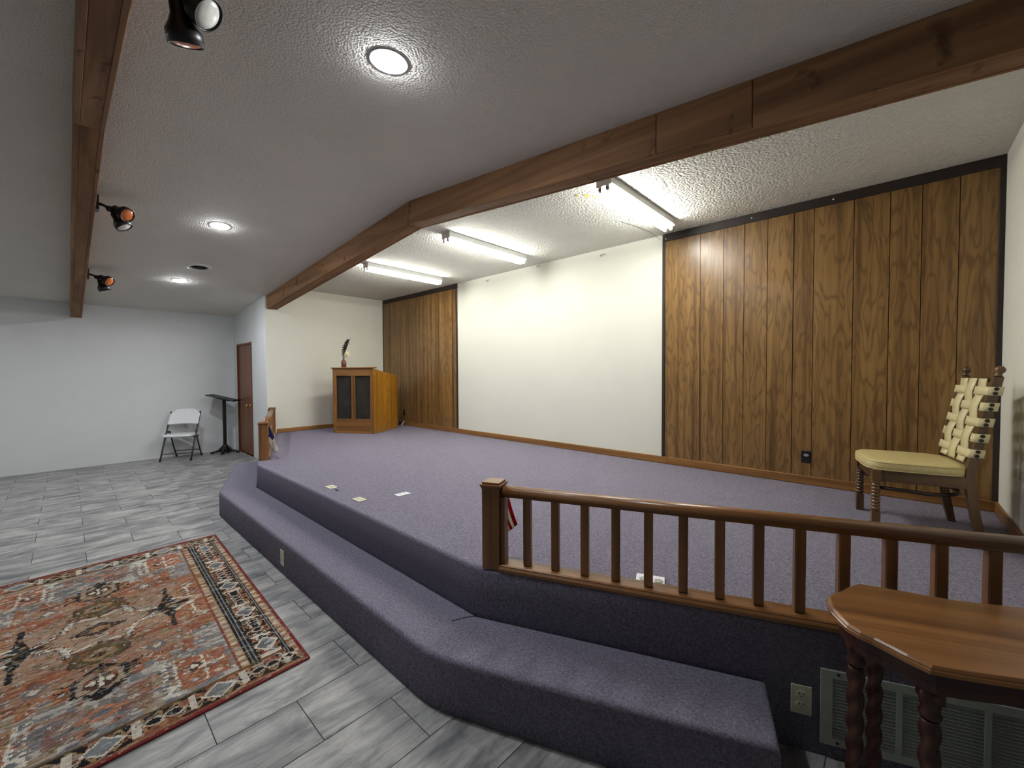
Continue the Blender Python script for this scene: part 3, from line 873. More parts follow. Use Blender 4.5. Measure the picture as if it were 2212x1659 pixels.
    for _ in range(230):
        fa, fb = rng.uniform(0.0, RA / 2 - 0.18), rng.uniform(0.0, RB / 2 - 0.28)
        sz = rng.uniform(0.012, 0.028); pick = rng.integers(0, 6)
        cc_ = (IVORY, BROWN, TAN, GRAY2, OLIVE, ORANGE)[pick]
        sh = (np.abs(As - fa) / sz + np.abs(Bs - fb) / (sz * 1.3)) if rng.random() < 0.6 else np.maximum(np.abs(As - fa) / sz, np.abs(Bs - fb) / (sz * 0.35)) * 1.0
        put(fld & (sh < 1) & (n2 > 0.3), cc_, 0.6)
        put(fld & (sh < 0.45), (BROWN, IVORY, RUST, IVORY, TAN, BLACK)[pick], 0.7)
    # worn, sheared wool
    wear = smooth_noise(0.008, 0.024); put(wear > 0.8, IVORY, 0.3); put(wear < 0.2, BROWN, 0.35); w2 = smooth_noise(0.014, 0.05); put(w2 > 0.78, GRAY, 0.35); put(w2 < 0.2, OLIVE, 0.3)
    out *= (0.86 + 0.28 * rng.random((nb, na)))[..., None] * (0.9 + 0.2 * smooth_noise(0.25, 0.4))[..., None]
    # mesh
    ia = np.linspace(0, 1, na + 1); ib = np.linspace(0, RB, nb + 1)
    verts = []
    for j in range(nb + 1):
        P = K0[None, :] + ia[:, None] * (K1 - K0)[None, :] + ib[j] * (B0[None, :] + ia[:, None] * (B1 - B0)[None, :])
        z = 0.009 + 0.0012 * np.sin(ia * 23 + j * 0.11)
        verts.append(np.column_stack([P, z]))
    verts = np.concatenate(verts)
    jj, ii = np.meshgrid(np.arange(nb), np.arange(na), indexing='ij')
    q = np.stack([jj * (na + 1) + ii, (jj + 1) * (na + 1) + ii, (jj + 1) * (na + 1) + ii + 1, jj * (na + 1) + ii + 1], -1).reshape(-1, 4)
    me = bpy.data.meshes.new('pile')
    me.from_pydata(verts.tolist(), [], q.tolist())
    ca = me.color_attributes.new('pattern', 'FLOAT_COLOR', 'CORNER')
    cc = np.ones((nb * na, 4, 4), dtype=np.float32); cc[:, :, :3] = out.reshape(-1, 1, 3)
    ca.data.foreach_set('color', cc.reshape(-1))
    k = N('rug_wool')
    at = k.n('ShaderNodeVertexColor', layer_name='pattern')
    v = k.coords(); nz = k.noise(v, 320, 2)
    k.bump(nz, 0.5, 0.003)
    me.materials.append(k.set(at.outputs['Color'], 0.95, 0, 0.1))
    return me, verts, na, nb
rug_root = thing('area_rug', 'rust, grey and black patterned oriental rug lying on the tile floor', 'rug', ((K0[0] + K1[0]) / 2, 0.1, 0))
me_, rv, rna, rnb = build_rug()
pile = bpy.data.objects.new('pile', me_); C.objects.link(pile); pile.parent = rug_root; pile.location = (-rug_root.location.x, -rug_root.location.y, 0)
cor = [rv[0], rv[rna], rv[-1], rv[rnb * (rna + 1)]]
bd = MB().tube([(p[0], p[1], 0.006) for p in cor], 0.006, 8, closed=True).build('binding', plain('rug_binding', srgb(118, 32, 34), 0.85), rug_root)
bd.location = pile.location
pad = MB().prism([(p[0], p[1]) for p in cor], 0.001, 0.0072).build('backing', plain('rug_backing', srgb(110, 96, 80), 0.9), rug_root); pad.location = pile.location

# ================================================================== PODIUM
pA = Vector((-6.907, 3.031, ZS)); pang = math.atan2(0.381, 0.643)
pod = thing('podium', 'golden oak podium with two dark cloth panels in its front', 'podium', pA, pang)
PW, PD = 0.747, 0.83
def side_panel(x0, x1, nm, mat):
    m = MB(); z0, zf, zm, zb = 0.0, 1.075, 1.075, 0.955
    yz = [(0.012, z0), (PD, z0), (PD, zb), (0.10, 1.06), (0.012, 1.075)]
    n = len(yz)
    m.add([(x0, y, z) for y, z in yz] + [(x1, y, z) for y, z in yz], [tuple(range(n - 1, -1, -1)), tuple(range(n, 2 * n))] + [(i, (i + 1) % n, n + (i + 1) % n, n + i) for i in range(n)])
    return m.build(nm, mat, pod, 0.002)
side_panel(0.0, 0.02, 'side_panel', m_podium('Z')); side_panel(PW - 0.02, PW, 'side_panel', m_podium('Z'))
MB().box((0.0, 0.0, 0.0), (0.055, 0.02, 1.08)).build('stile', m_podframe('Z'), pod, 0.002)
MB().box((PW - 0.055, 0.0, 0.0), (PW, 0.02, 1.08)).build('stile', m_podframe('Z'), pod, 0.002)
MB().box((0.348, 0.0, 0.235), (0.40, 0.02, 0.96)).build('stile', m_podframe('Z'), pod, 0.002)
MB().box((0.055, 0.0, 0.96), (PW - 0.055, 0.02, 1.08)).build('top_rail', m_podframe('X'), pod, 0.002)
MB().box((0.055, 0.0, 0.0), (PW - 0.055, 0.02, 0.235)).build('bottom_rail', m_podframe('X'), pod, 0.002)
for x0, x1 in ((0.055, 0.348), (0.40, PW - 0.055)):
    cx = (x0 + x1) / 2
    m = MB().grid(lambda u, v, x0=x0, x1=x1: (x0 - 0.004 + (x1 - x0 + 0.008) * u, 0.026 + 0.006 * math.sin(5 * u + 7 * v) * math.sin(PI * u) + 0.004 * math.sin(11 * v - 6 * u), 0.23 + 0.735 * v), 20, 40)
    m.build('cloth_panel', M_FABRIC, pod)
    bd_ = MB()
    bd_.box((x0, 0.004, 0.235), (x1, 0.022, 0.241)); bd_.box((x0, 0.004, 0.954), (x1, 0.022, 0.96)); bd_.box((x0, 0.004, 0.241), (x0 + 0.006, 0.022, 0.954)); bd_.box((x1 - 0.006, 0.004, 0.241), (x1, 0.022, 0.954))
    bd_.build('panel_bead', m_podframe('Z'), pod)
MB().box((0.02, 0.04, 0.02), (PW - 0.02, 0.05, 1.06)).build('backing_board', M_DARK, pod)
MB().box((-0.022, -0.025, 1.08), (PW + 0.012, 0.10, 1.10)).build('top_ledge', m_podframe('X'), pod, 0.005)
m = MB()
m.hexa([(0.02, 0.10, 1.045), (PW - 0.02, 0.10, 1.045), (PW - 0.02, PD - 0.03, 0.94), (0.02, PD - 0.03, 0.94), (0.02, 0.10, 1.062), (PW - 0.02, 0.10, 1.062), (PW - 0.02, PD - 0.03, 0.957), (0.02, PD - 0.03, 0.957)])
m.build('sloping_top', m_podium('X'), pod)
MB().box((0.02, PD - 0.03, 0.93), (PW - 0.02, PD - 0.008, 0.97)).build('book_stop', m_podium('X'), pod, 0.002)

# vase with dried stems on the podium ledge
ex, ey = Vector((math.cos(pang), math.sin(pang), 0)), Vector((-math.sin(pang), math.cos(pang), 0))
vp = pA + ex * 0.185 + ey * 0.04 + Vector((0, 0, 1.10))
vase = MB().lathe([(0.001, 0), (0.036, 0), (0.039, 0.006), (0.039, 0.085), (0.036, 0.102), (0.024, 0.118), (0.014, 0.126), (0.012, 0.15), (0.015, 0.154), (0.015, 0.162), (0.011, 0.162), (0.009, 0.12)], None, 24, caps=False).build('bottle_vase', M_VASE, None, loc=vp)
tag(vase, 'small dark red bottle vase on the podium ledge', 'vase')
bq = thing('dried_bouquet', 'dried dark leaf sprig and pale wheat standing in the red bottle', 'dried flowers', vp + Vector((0, 0, 0.13)))
rx = Vector((0.734, 0.679, 0))     # image right
rnd = random.Random(4)
def sprig(points, leaf):
    st = MB().tube(points, 0.0022, 6).build('stem', M_STEM, bq)
    return st
path = [Vector((0, 0, -0.05)), Vector((0, 0, 0.04)) - rx * 0.005, Vector((0, 0, 0.12)) + rx * 0.004, Vector((0, 0, 0.20)) + rx * 0.025, Vector((0, 0, 0.28)) + rx * 0.058, Vector((0, 0, 0.335)) + rx * 0.088]
sprig(path, True)
def at(t):
    k = min(int(t), len(path) - 2); return path[k].lerp(path[k + 1], t - k)
for k in range(60):
    t = 0.9 + 4.05 * k / 59
    p = at(t); ang = k * 2.4
    d = (rx * math.cos(ang) + Vector((-rx.y, rx.x, 0)) * math.sin(ang) + Vector((0, 0, 0.55))).normalized()
    ln = 0.026 + 0.03 * math.sin(PI * (t - 0.9) / 4.05)
    s_ = d.cross(Vector((0, 0, 1))).normalized() * ln * 0.42
    n_ = d.cross(s_).normalized() * 0.0012
    q = [p, p + d * ln * 0.5 + s_, p + d * ln, p + d * ln * 0.5 - s_]
    MB().add([v - n_ for v in q] + [v + n_ for v in q], [(3, 2, 1, 0), (4, 5, 6, 7), (0, 1, 5, 4), (1, 2, 6, 5), (2, 3, 7, 6), (3, 0, 4, 7)]).build('leaf', M_STEM, bq)
for k in range(34):
    t = 2.0 + 2.9 * k / 33
    p = at(t) + rx * (0.018 + 0.012 * math.sin(k * 1.7)) + Vector((0, 0, 0.01 * math.cos(k * 2.3)))
    r_ = 0.0035 + 0.002 * (k % 3)
    MB().lathe([(0.0005, -r_), (r_ * 0.8, -r_ * 0.6), (r_, 0), (r_ * 0.8, r_ * 0.6), (0.0005, r_)], Matrix.Translation(p), 8).build('seed_head', M_STEM, bq)
for k in range(9):
    top = Vector((0, 0, 0.30 + 0.07 * rnd.random())) + rx * (0.05 + 0.09 * rnd.random()) + Vector((-rx.y, rx.x, 0)) * rnd.uniform(-0.03, 0.03)
    MB().tube([at(2.6 + 0.2 * k), at(3.2 + 0.15 * k).lerp(top, 0.5), top], [0.0013, 0.001, 0.0008], 5).build('twig', M_STEM, bq)
for k in range(9):
    a = k / 8
    base = Vector((0, 0, 0.02)); tip = Vector((0, 0, 0.06 + 0.11 * a)) + rx * (0.13 - 0.06 * a) + Vector((-rx.y, rx.x, 0)) * rnd.uniform(-0.02, 0.02)
    mid = base.lerp(tip, 0.45) + Vector((0, 0, 0.03))
    MB().tube([base, mid, tip], [0.003, 0.010, 0.001], 6).build('wheat_ear', M_WHEAT, bq)
MB().tube([Vector((0, 0, 0.02)), Vector((0, 0, 0.12)) - rx * 0.015, Vector((0, 0, 0.21)) - rx * 0.028], [0.0018, 0.004, 0.0006], 6).build('wheat_ear', M_WHEAT, bq)

# ================================================================== WHITE FOLDING CHAIR
fc = thing('folding_chair', 'white plastic folding chair with charcoal steel legs against the white wall', 'chair', (-9.235, 1.365, 0), math.atan2(-0.53, 0.85))
W2 = 0.225
for s in (-1, 1):
    MB().tube([(0.235, s * W2, 0.012), (0.12, s * W2, 0.26), (0.0, s * W2, 0.50), (-0.165, s * W2, 0.82)], 0.0125, 10).build('main_leg', M_CHARCOAL, fc)
    MB().tube([(-0.235, s * (W2 - 0.03), 0.012), (-0.12, s * (W2 - 0.03), 0.26), (-0.035, s * (W2 - 0.028), 0.49)], 0.0115, 10).build('rear_leg', M_CHARCOAL, fc)
    MB().box((-0.09, s * (W2 - 0.014) - 0.006, 0.375), (0.09, s * (W2 - 0.014) + 0.006, 0.402)).build('seat_bracket', M_CHARCOAL, fc, 0.002)
    MB().lathe([(0.018, -0.012), (0.018, 0.012)], frame((-0.025, s * (W2 - 0.014), 0.475), (0, 1, 0)), 12).build('pivot', M_CHARCOAL, fc)
    for px_, py_ in ((0.238, W2), (-0.238, W2 - 0.03)):
        MB().lathe([(0.016, 0), (0.016, 0.03), (0.013, 0.034)], frame((px_, s * py_, 0), (0, 0, 1)), 10).build('foot_cap', M_BLACKPL, fc)
MB().tube([(0.185, -W2, 0.12), (0.185, W2, 0.12)], 0.0075, 8).build('front_crossbar', M_CHARCOAL, fc)
MB().tube([(-0.185, -W2 + 0.03, 0.12), (-0.185, W2 - 0.03, 0.12)], 0.0075, 8).build('rear_crossbar', M_CHARCOAL, fc)
def seat_fn(u, v):
    x = -0.19 + 0.42 * u; wv = 0.205 + 0.015 * math.sin(PI * u)
    y = (v * 2 - 1) * wv
    ed = max(abs(v * 2 - 1), abs(u * 2 - 1))
    r = max(0, ed - 0.86) / 0.14
    return (x - 0.0 * u, y * (1 - 0.10 * max(0, abs(u * 2 - 1) - 0.8) / 0.2), 0.425 - 0.012 * math.sin(PI * u) * math.sin(PI * v) - 0.022 * r * r + 0.012 * u)
MB().grid(seat_fn, 20, 20).build('seat', M_WHITEPL, fc, solid=0.034)
def back_fn(u, v):
    y = (u * 2 - 1) * (0.232 - 0.05 * max(0, v - 0.72) ** 2 / 0.0784 * (abs(u * 2 - 1) ** 3))
    z = 0.60 + 0.255 * v + 0.012 * (1 - (u * 2 - 1) ** 2) - 0.05 * max(0, v - 0.7) / 0.3 * abs(u * 2 - 1) ** 5
    x = -0.068 - (z - 0.62) * 0.515 - 0.03 * (1 - (u * 2 - 1) ** 2)
    return (x + 0.012, y, z)
MB().grid(back_fn, 22, 14).build('backrest', M_WHITEPL, fc, solid=0.022)

# ================================================================== BLACK PEDESTAL STAND
st = thing('lectern_stand', 'black metal pedestal stand with tilted flat top in the corner', 'stand', (-9.23, 2.0, 0), 0.0)
sdir = Vector((0.5, 0.86, 0)); sdir.normalize()
sper = Vector((-sdir.y, sdir.x, 0))
MB().box((-0.026, -0.026, 0.10), (0.026, 0.026, 1.0)).build('pole', M_BLACK, st, 0.004)
MB().lathe([(0.075, 0.055), (0.07, 0.09), (0.055, 0.115), (0.045, 0.15), (0.032, 0.17)], None, 18).build('base_hub', M_BLACK, st)
for k in range(4):
    d = (sdir if k % 2 == 0 else sper) * (1 if k < 2 else -1)
    L_ = 0.235 if k % 2 == 0 else 0.17
    s_ = Vector((-d.y, d.x, 0)) * 0.02
    pts = [(0.03, 0.155), (0.07, 0.115), (0.11, 0.07), (0.17, 0.045), (L_, 0.028), (L_, 0.004), (L_ - 0.05, 0.004), (L_ - 0.06, 0.022), (0.03, 0.03)]
    n = len(pts)
    m = MB()
    m.add([d * a + s_ + Vector((0, 0, z)) for a, z in pts] + [d * a - s_ + Vector((0, 0, z)) for a, z in pts],
          [tuple(range(n)), tuple(range(2 * n - 1, n - 1, -1))] + [(i, n + i, n + (i + 1) % n, (i + 1) % n) for i in range(n)])
    m.build('foot', M_BLACK, st, 0.003, 1)
tl = 0.28
up_ = Vector((0, 0, 1)); ta = (sdir - up_ * tl).normalized(); tb_ = sper; tn_ = ta.cross(tb_).normalized()
if tn_.z < 0: tn_ = -tn_
Mt = Matrix(((ta.x, tb_.x, tn_.x, 0), (ta.y, tb_.y, tn_.y, 0), (ta.z, tb_.z, tn_.z, 1.035), (0, 0, 0, 1)))
MB().box((-0.25, -0.18, 0.0), (0.215, 0.18, 0.014), Mt).build('top_board', M_BLACK, st, 0.003)
MB().box((0.202, -0.18, 0.014), (0.215, 0.18, 0.03), Mt).build('lip', M_BLACK, st, 0.002)
MB().box((-0.10, -0.05, -0.03), (0.10, 0.05, -0.0005), Mt).build('top_bracket', M_BLACK, st, 0.003)

# ================================================================== WOVEN STRAP CHAIR
wc = thing('woven_chair', 'wooden chair with cream vinyl seat and woven strap back on the stage', 'chair', (0.078, 3.686, ZS), math.atan2(-0.22, -0.976))
CW = 0.21
def turned_leg(x, y):
    prof = [(0.0, 0)]
    m = MB()
    m.box((x - 0.021, y - 0.021, 0), (x + 0.021, y + 0.021, 0.115))
    pr = [(0.018, 0.115), (0.021, 0.125)]
    z = 0.125
    while z < 0.30:
        pr += [(0.0235, z + 0.004), (0.0235, z + 0.012), (0.0185, z + 0.016), (0.0185, z + 0.019)]
        z += 0.021
    pr += [(0.02, 0.305), (0.022, 0.31)]
    m.lathe(pr, Matrix.Translation((x, y, 0)), 16)
    m.box((x - 0.022, y - 0.022, 0.31), (x + 0.022, y + 0.022, 0.375))
    return m.build('front_leg', m_chairwood('Z'), wc, 0.002)
for s in (-1, 1):
    turned_leg(0.205, s * (CW + 0.005))
def post_x(z):
    if z < 0.40:
        return -0.265 + (0.40 - z) * -0.14 + 0.0 if False else -0.21 - 0.055 * ((0.40 - z) / 0.40) ** 1.6
    return -0.21 - 0.185 * (z - 0.40)
for s in (-1, 1):
    y = s * (CW - 0.005)
    m = MB()
    zs_ = [0.0, 0.1, 0.2, 0.3, 0.4, 0.5, 0.62, 0.74, 0.86, 0.955]
    rings = []
    for z in zs_:
        hx, hy = (0.021, 0.016) if z > 0.02 else (0.018, 0.015)
        x = post_x(z)
        rings.append([(x - hx, y - hy, z), (x + hx, y - hy, z), (x + hx, y + hy, z), (x - hx, y + hy, z)])
    V = [p for r in rings for p in r]; F = [(0, 3, 2, 1), tuple(len(V) - 4 + k for k in range(4))]
    for a in range(len(rings) - 1):
        for k in range(4):
            F.append((a * 4 + k, a * 4 + (k + 1) % 4, a * 4 + 4 + (k + 1) % 4, a * 4 + 4 + k))
    m.add(V, F)
    po = m.build('back_post', m_chairwood('Z'), wc, 0.003)
    MB().lathe([(0.013, 0), (0.02, 0.006), (0.013, 0.014), (0.015, 0.022), (0.023, 0.034), (0.022, 0.048), (0.012, 0.06), (0.002, 0.064)], frame((post_x(0.955), y, 0.955), (-0.185, 0, 1)), 16).build('finial', m_chairwood('Z'), po)
for s in (-1, 1):
    MB().box((-0.20, s * (CW - 0.002) - 0.012, 0.305), (0.19, s * (CW - 0.002) + 0.012, 0.375)).build('side_apron', m_chairwood('X'), wc, 0.002)
MB().box((0.193, -CW + 0.012, 0.31), (0.215, CW - 0.012, 0.375)).build('front_apron', m_chairwood('Y'), wc, 0.002)
MB().box((-0.225, -CW + 0.01, 0.30), (-0.205, CW - 0.01, 0.36)).build('rear_apron', m_chairwood('Y'), wc, 0.002)
hoop = [(0.19, -CW + 0.02, 0.265)] + [(0.02 + 0.0, -CW + 0.005, 0.262)] + [(-0.20 * math.cos(t) + 0.0, -(CW - 0.005) * math.sin(t) if False else -(CW - 0.008) * math.cos(PI / 2 - (PI / 2 - t)) if False else 0, 0) for t in []]
hp = [Vector((0.19, -CW + 0.01, 0.262)), Vector((0.05, -CW + 0.004, 0.258))]
for k in range(13):
    a = -PI / 2 - PI * k / 12
    hp.append(Vector((-0.03 + 0.195 * math.cos(a), (CW - 0.006) * math.sin(a), 0.252)))
hp += [Vector((0.05, CW - 0.004, 0.258)), Vector((0.19, CW - 0.01, 0.262))]
MB().tube(hp, 0.011, 10).build('hoop_stretcher', plain('dark_bentwood', srgb(44, 28, 22), 0.4), wc)
# seat pad
def pad_outline(n=48, sc=1.0):
    o = []
    for k in range(n):
        t = 2 * PI * k / n
        e = 0.42
        cx_, sy_ = math.cos(t), math.sin(t)
        x = math.copysign(abs(cx_) ** e, cx_) * 0.245 * sc
        y = math.copysign(abs(sy_) ** e, sy_) * 0.243 * sc * (1 - 0.16 * max(0, -cx_) ** 2)
        o.append((x + 0.005, y))
    return o
m = MB()
lev = [(0.96, 0.375), (1.0, 0.382), (1.01, 0.40), (1.005, 0.416), (0.985, 0.428), (0.95, 0.434), (0.80, 0.440), (0.5, 0.446), (0.2, 0.448), (0.01, 0.448)]
V = []
for sc_, z in lev:
    V += [(x, y, z) for x, y in pad_outline(48, sc_)]
F = []
for a in range(len(lev) - 1):
    for k in range(48):
        F.append((a * 48 + k, a * 48 + (k + 1) % 48, (a + 1) * 48 + (k + 1) % 48, (a + 1) * 48 + k))
m.add(V, F, True); m.f.append(tuple(range(47, -1, -1))); m.s.append(False); m.mi.append(0)
sp_ = m.build('seat_pad', M_VINYL, wc)
MB().tube([(x, y, 0.425) for x, y in pad_outline(48, 0.995)], 0.0035, 6, closed=True).build('piping', M_VINYL, sp_)
MB().tube([(x, y, 0.380) for x, y in pad_outline(48, 0.995)], 0.0035, 6, closed=True).build('piping', M_VINYL, sp_)
# woven straps: five across, three upright
hz = [0.515, 0.605, 0.695, 0.785, 0.875]
vy_ = [-0.12, 0.0, 0.12]
def strap_h(z0, idx):
    hw = CW + 0.012
    def fn(u, v):
        y = -hw + 2 * hw * u
        z = z0 + (v - 0.5) * 0.048
        wv = 0.0
        for j, yy in enumerate(vy_):
            s = 1 if (j + idx) % 2 == 0 else -1
            wv += s * 0.007 * math.exp(-((y - yy) / 0.042) ** 2)
        return (post_x(z) + 0.026 + wv, y, z)
    m = MB().grid(fn, 36, 2)
    for s in (-1, 1):
        def fs(u, v, s=s):
            z = z0 + (v - 0.5) * 0.048
            return (post_x(z) + 0.026 - 0.058 * u, s * (hw - 0.0), z)
        m.grid(fs, 3, 2)
        def fb(u, v, s=s):
            z = z0 + (v - 0.5) * 0.048
            return (post_x(z) - 0.031, s * (hw - 0.03 * u), z)
        m.grid(fb, 2, 2)
    o = m.build('cross_strap', M_STRAP, wc, solid=0.004)
    for s in (-1, 1):
        for dz in (-0.0125, 0.0125):
            MB().lathe([(0.0105, 0.0), (0.0105, 0.004), (0.007, 0.005)], frame((post_x(z0 + dz) - 0.002, s * (hw + 0.001), z0 + dz), (0, s, 0)), 14).build('eyelet', M_BLACKPL, o)
    return o
for k, z in enumerate(hz):
    strap_h(z, k)
for j, yy in enumerate(vy_):
    def fn(u, v, j=j, yy=yy):
        z = 0.455 + (0.945 - 0.455) * u
        wv = 0.0
        for k, z0 in enumerate(hz):
            s = -1 if (j + k) % 2 == 0 else 1
            wv += s * 0.007 * math.exp(-((z - z0) / 0.035) ** 2)
        return (post_x(z) + 0.026 + wv, yy + (v - 0.5) * 0.098, z)
    MB().grid(fn, 40, 2).build('upright_strap', M_STRAP, wc, solid=0.004)
MB().box((post_x(0.94) - 0.004, -CW + 0.012, 0.925), (post_x(0.94) + 0.016, CW - 0.012, 0.95)).build('top_crossbar', m_chairwood('Y'), wc, 0.003)
MB().box((post_x(0.46) - 0.004, -CW + 0.012, 0.44), (post_x(0.46) + 0.016, CW - 0.012, 0.47)).build('lower_crossbar', m_chairwood('Y'), wc, 0.003)

# ================================================================== WALNUT TABLE
TZ = 0.72; UC, VC = 1.80, -0.289
half = [(1.60, -0.515), (1.547, -0.516), (1.532, -0.503), (1.51, -0.482), (1.485, -0.452), (1.46, -0.424), (1.435, -0.404), (1.415, -0.372), (1.407, -0.33), (1.402, -0.289)]
quarter = [(u - UC, v - VC) for u, v in half]
front = [(UC - UC, -0.498 - VC), (1.73 - UC, -0.503 - VC), (1.66 - UC, -0.510 - VC)] + quarter
lower_left = front                                   # centre front to left tip
upper_left = [(x, -y) for x, y in reversed(front[:-1])]
left = lower_left + upper_left                       # front centre -> left -> back centre
right = [(-x, y) for x, y in reversed(left[1:-1])]
t_out = (left + right)[::-1]
tb = thing('console_table', 'walnut table with scalloped top and rope twist legs before the altar rail', 'table', uv(UC, VC, 0), math.atan2(UD.y, UD.x))
def scaled(o, d):
    return [(x * (1 - d / max(0.05, math.hypot(x, y))), y * (1 - d / max(0.05, math.hypot(x, y)))) for x, y in o]
def layered(levels, name, mat):
    m = MB(); n = len(t_out); V = []
    for d, z in levels:
        V += [(x, y, z) for x, y in scaled(t_out, d)]
    F = []
    for a in range(len(levels) - 1):
        for k in range(n):
            F.append((a * n + k, a * n + (k + 1) % n, (a + 1) * n + (k + 1) % n, (a + 1) * n + k))
    m.add(V, F, False)
    m.f.append(tuple(range(n - 1, -1, -1))); m.s.append(False); m.mi.append(0)
    m.f.append(tuple((len(levels) - 1) * n + k for k in range(n))); m.s.append(False); m.mi.append(0)
    return m.build(name, mat, tb)
layered([(0.012, TZ - 0.024), (0.0, TZ - 0.022), (0.0, TZ - 0.012), (0.004, TZ - 0.010), (0.004, TZ - 0.006), (0.009, TZ - 0.001), (0.012, TZ)], 'table_top', m_table('X'))
layered([(0.03, TZ - 0.085), (0.03, TZ - 0.062), (0.026, TZ - 0.058), (0.026, TZ - 0.03), (0.02, TZ - 0.024)], 'apron', m_tableleg('X'))
def table_leg(x, y):
    m = MB()
    pr = [(0.012, 0.0), (0.02, 0.008), (0.024, 0.02), (0.022, 0.04), (0.014, 0.05)]
    zs_ = [0.05 + 0.5 * k / 60 for k in range(61)]
    m.lathe(pr, Matrix.Translation((x, y, 0)), 24)
    M_ = Matrix.Translation((x, y, 0))
    m.lathe([(0.0205, z) for z in zs_], M_, 24, fn=lambda t, h: 1.0 + 0.17 * math.cos(2 * t - h * 2 * PI / 0.075))
    m.lathe([(0.014, 0.55), (0.023, 0.556), (0.025, 0.566), (0.018, 0.576), (0.022, 0.584), (0.024, 0.60), (0.024, TZ - 0.09)], M_, 24)
    m.box((x - 0.022, y - 0.022, 0.60), (x + 0.022, y + 0.022, TZ - 0.084))
    return m.build('leg', m_tableleg('Z'), tb)
for u, v in ((1.47, -0.29), (1.572, -0.465), (1.585, -0.115)):
    table_leg(u - UC, v - VC); table_leg(-(u - UC), v - VC)

# ================================================================== OUTLETS, PLATES, GRILLE
def slots(m, M, cx, cz, s=1.0):
    for dx, h in ((-0.0065, 0.0085), (0.0065, 0.0065)):
        m.box((cx + dx * s - 0.0012, -0.0065, cz + 0.002), (cx + dx * s + 0.0012, -0.005, cz + 0.002 + h), M)
    m.lathe([(0.0022, 0), (0.0022, 0.0012)], M @ frame((cx, -0.0052, cz - 0.006), (0, -1, 0)), 8)
def outlet(name, label, origin, xdir, zdir, mat, vertical=True, group=None, cat='outlet'):
    """plate in the local XZ plane facing local -Y"""
    t = thing(name, label, cat, origin, 0, group)
    x = Vector(xdir).normalized(); z = Vector(zdir).normalized(); y = z.cross(x)
    M = Matrix(((x.x, y.x, z.x, 0), (x.y, y.y, z.y, 0), (x.z, y.z, z.z, 0), (0, 0, 0, 1)))
    MB().box((-0.035, -0.004, -0.057), (0.035, 0, 0.057), M).build('plate', mat, t, 0.002)
    for cz in (-0.02, 0.02):
        m = MB()
        o_ = [(0.017 * math.copysign(abs(math.cos(a)) ** 0.8, math.cos(a)), 0.0145 * math.copysign(abs(math.sin(a)) ** 0.6, math.sin(a))) for a in [2 * PI * k / 24 for k in range(24)]]
        V = [M @ Vector((p[0], -0.0038, cz + p[1])) for p in o_] + [M @ Vector((p[0], -0.0055, cz + p[1])) for p in o_]
        m.add(V, [tuple(range(24, 48))] + [(k, (k + 1) % 24, 24 + (k + 1) % 24, 24 + k) for k in range(24)])
        r_ = m.build('receptacle', mat, t)
        q = MB(); slots(q, M, 0, cz); q.build('slots', M_BLACKPL, r_)
    return t
outlet('wall_outlet', 'ivory outlet plate on the dark riser beside the white grille', uv(1.40, -0.002, 0.203), UD, (0, 0, 1), M_IVORY)
outlet('wall_outlet', 'ivory outlet plate low on the front of the step', Vector((-3.315, LA.y - D - 0.001, 0.122)), (1, 0, 0), (0, 0, 1), M_IVORY)
outlet('floor_outlet', 'white outlet plate lying on the carpet, rightmost of the three at the stage edge', Vector((-2.945, 1.85, ZS + 0.001)), (1, 0.02, 0), (0.03, 1, 0), M_WHITEPL)
outlet('floor_outlet', 'small white plate on the carpet at the stage edge, middle of three', Vector((-3.075, 1.545, ZS + 0.001)), (0.02, -1, 0), (1, 0.02, 0), M_IVORY)
outlet('floor_outlet', 'small white plate on the carpet at the stage edge, leftmost of three', Vector((-3.60, 1.553, ZS + 0.001)), (0.02, -1, 0), (1, 0.02, 0), M_IVORY)
clip = MB().box((-0.02, -0.006, 0), (0.02, 0.006, 0.006)).build('cord_clip', M_BLACKPL, None, 0.001, loc=(-3.46, 1.54, ZS + 0.001)); tag(clip, 'tiny black clip on the carpet beside the leftmost white plate', 'clip')
# twin sockets behind the rail
for k, (du, lab) in enumerate(((0.0, 'white socket box lying behind the altar rail, left of a touching pair'), (0.066, 'white socket box lying behind the altar rail, right of a touching pair'))):
    b_ = thing('socket_box', lab, 'outlet', uv(0.80 + du, 0.165, ZS + 0.001), math.atan2(UD.y, UD.x))
    MB().box((-0.0315, -0.04, 0), (0.0315, 0.04, 0.008)).build('plate', M_WHITEPL, b_, 0.002)
    MB().lathe([(0.02, 0.008), (0.02, 0.0105), (0.012, 0.011)], Matrix.Translation((0.004, -0.012, 0)), 20).build('receptacle', M_GRILLE, b_)
    MB().box((-0.008, -0.018, 0.011), (-0.005, -0.008, 0.0115)).box((0.009, -0.018, 0.011), (0.012, -0.008, 0.0115)).build('slots', M_BLACKPL, b_)
# black plate on the right panelling
bp_ = thing('wall_plate', 'black wall plate with a pale oval socket on the right panelling', 'outlet', (-0.556, YB - 0.0105, 0.734))
MB().box((-0.036, -0.005, -0.052), (0.036, 0, 0.052)).build('plate', M_BLACKPL, bp_, 0.003)
m = MB(); n = 24
o_ = [(0.019 * math.cos(2 * PI * k / n), 0.013 * math.sin(2 * PI * k / n)) for k in range(n)]
m.add([(a, -0.0045, 0.016 + b) for a, b in o_] + [(a * 0.9, -0.012, 0.016 + b * 0.9) for a, b in o_], [tuple(range(n, 2 * n))] + [(k, (k + 1) % n, n + (k + 1) % n, n + k) for k in range(n)])
m.build('socket', plain('grey_socket', srgb(150, 150, 152), 0.4), bp_)
MB().box((-0.018, -0.0062, -0.03), (0.018, -0.0045, -0.014)).build('lower_socket', M_BLACKPL, bp_, 0.001)
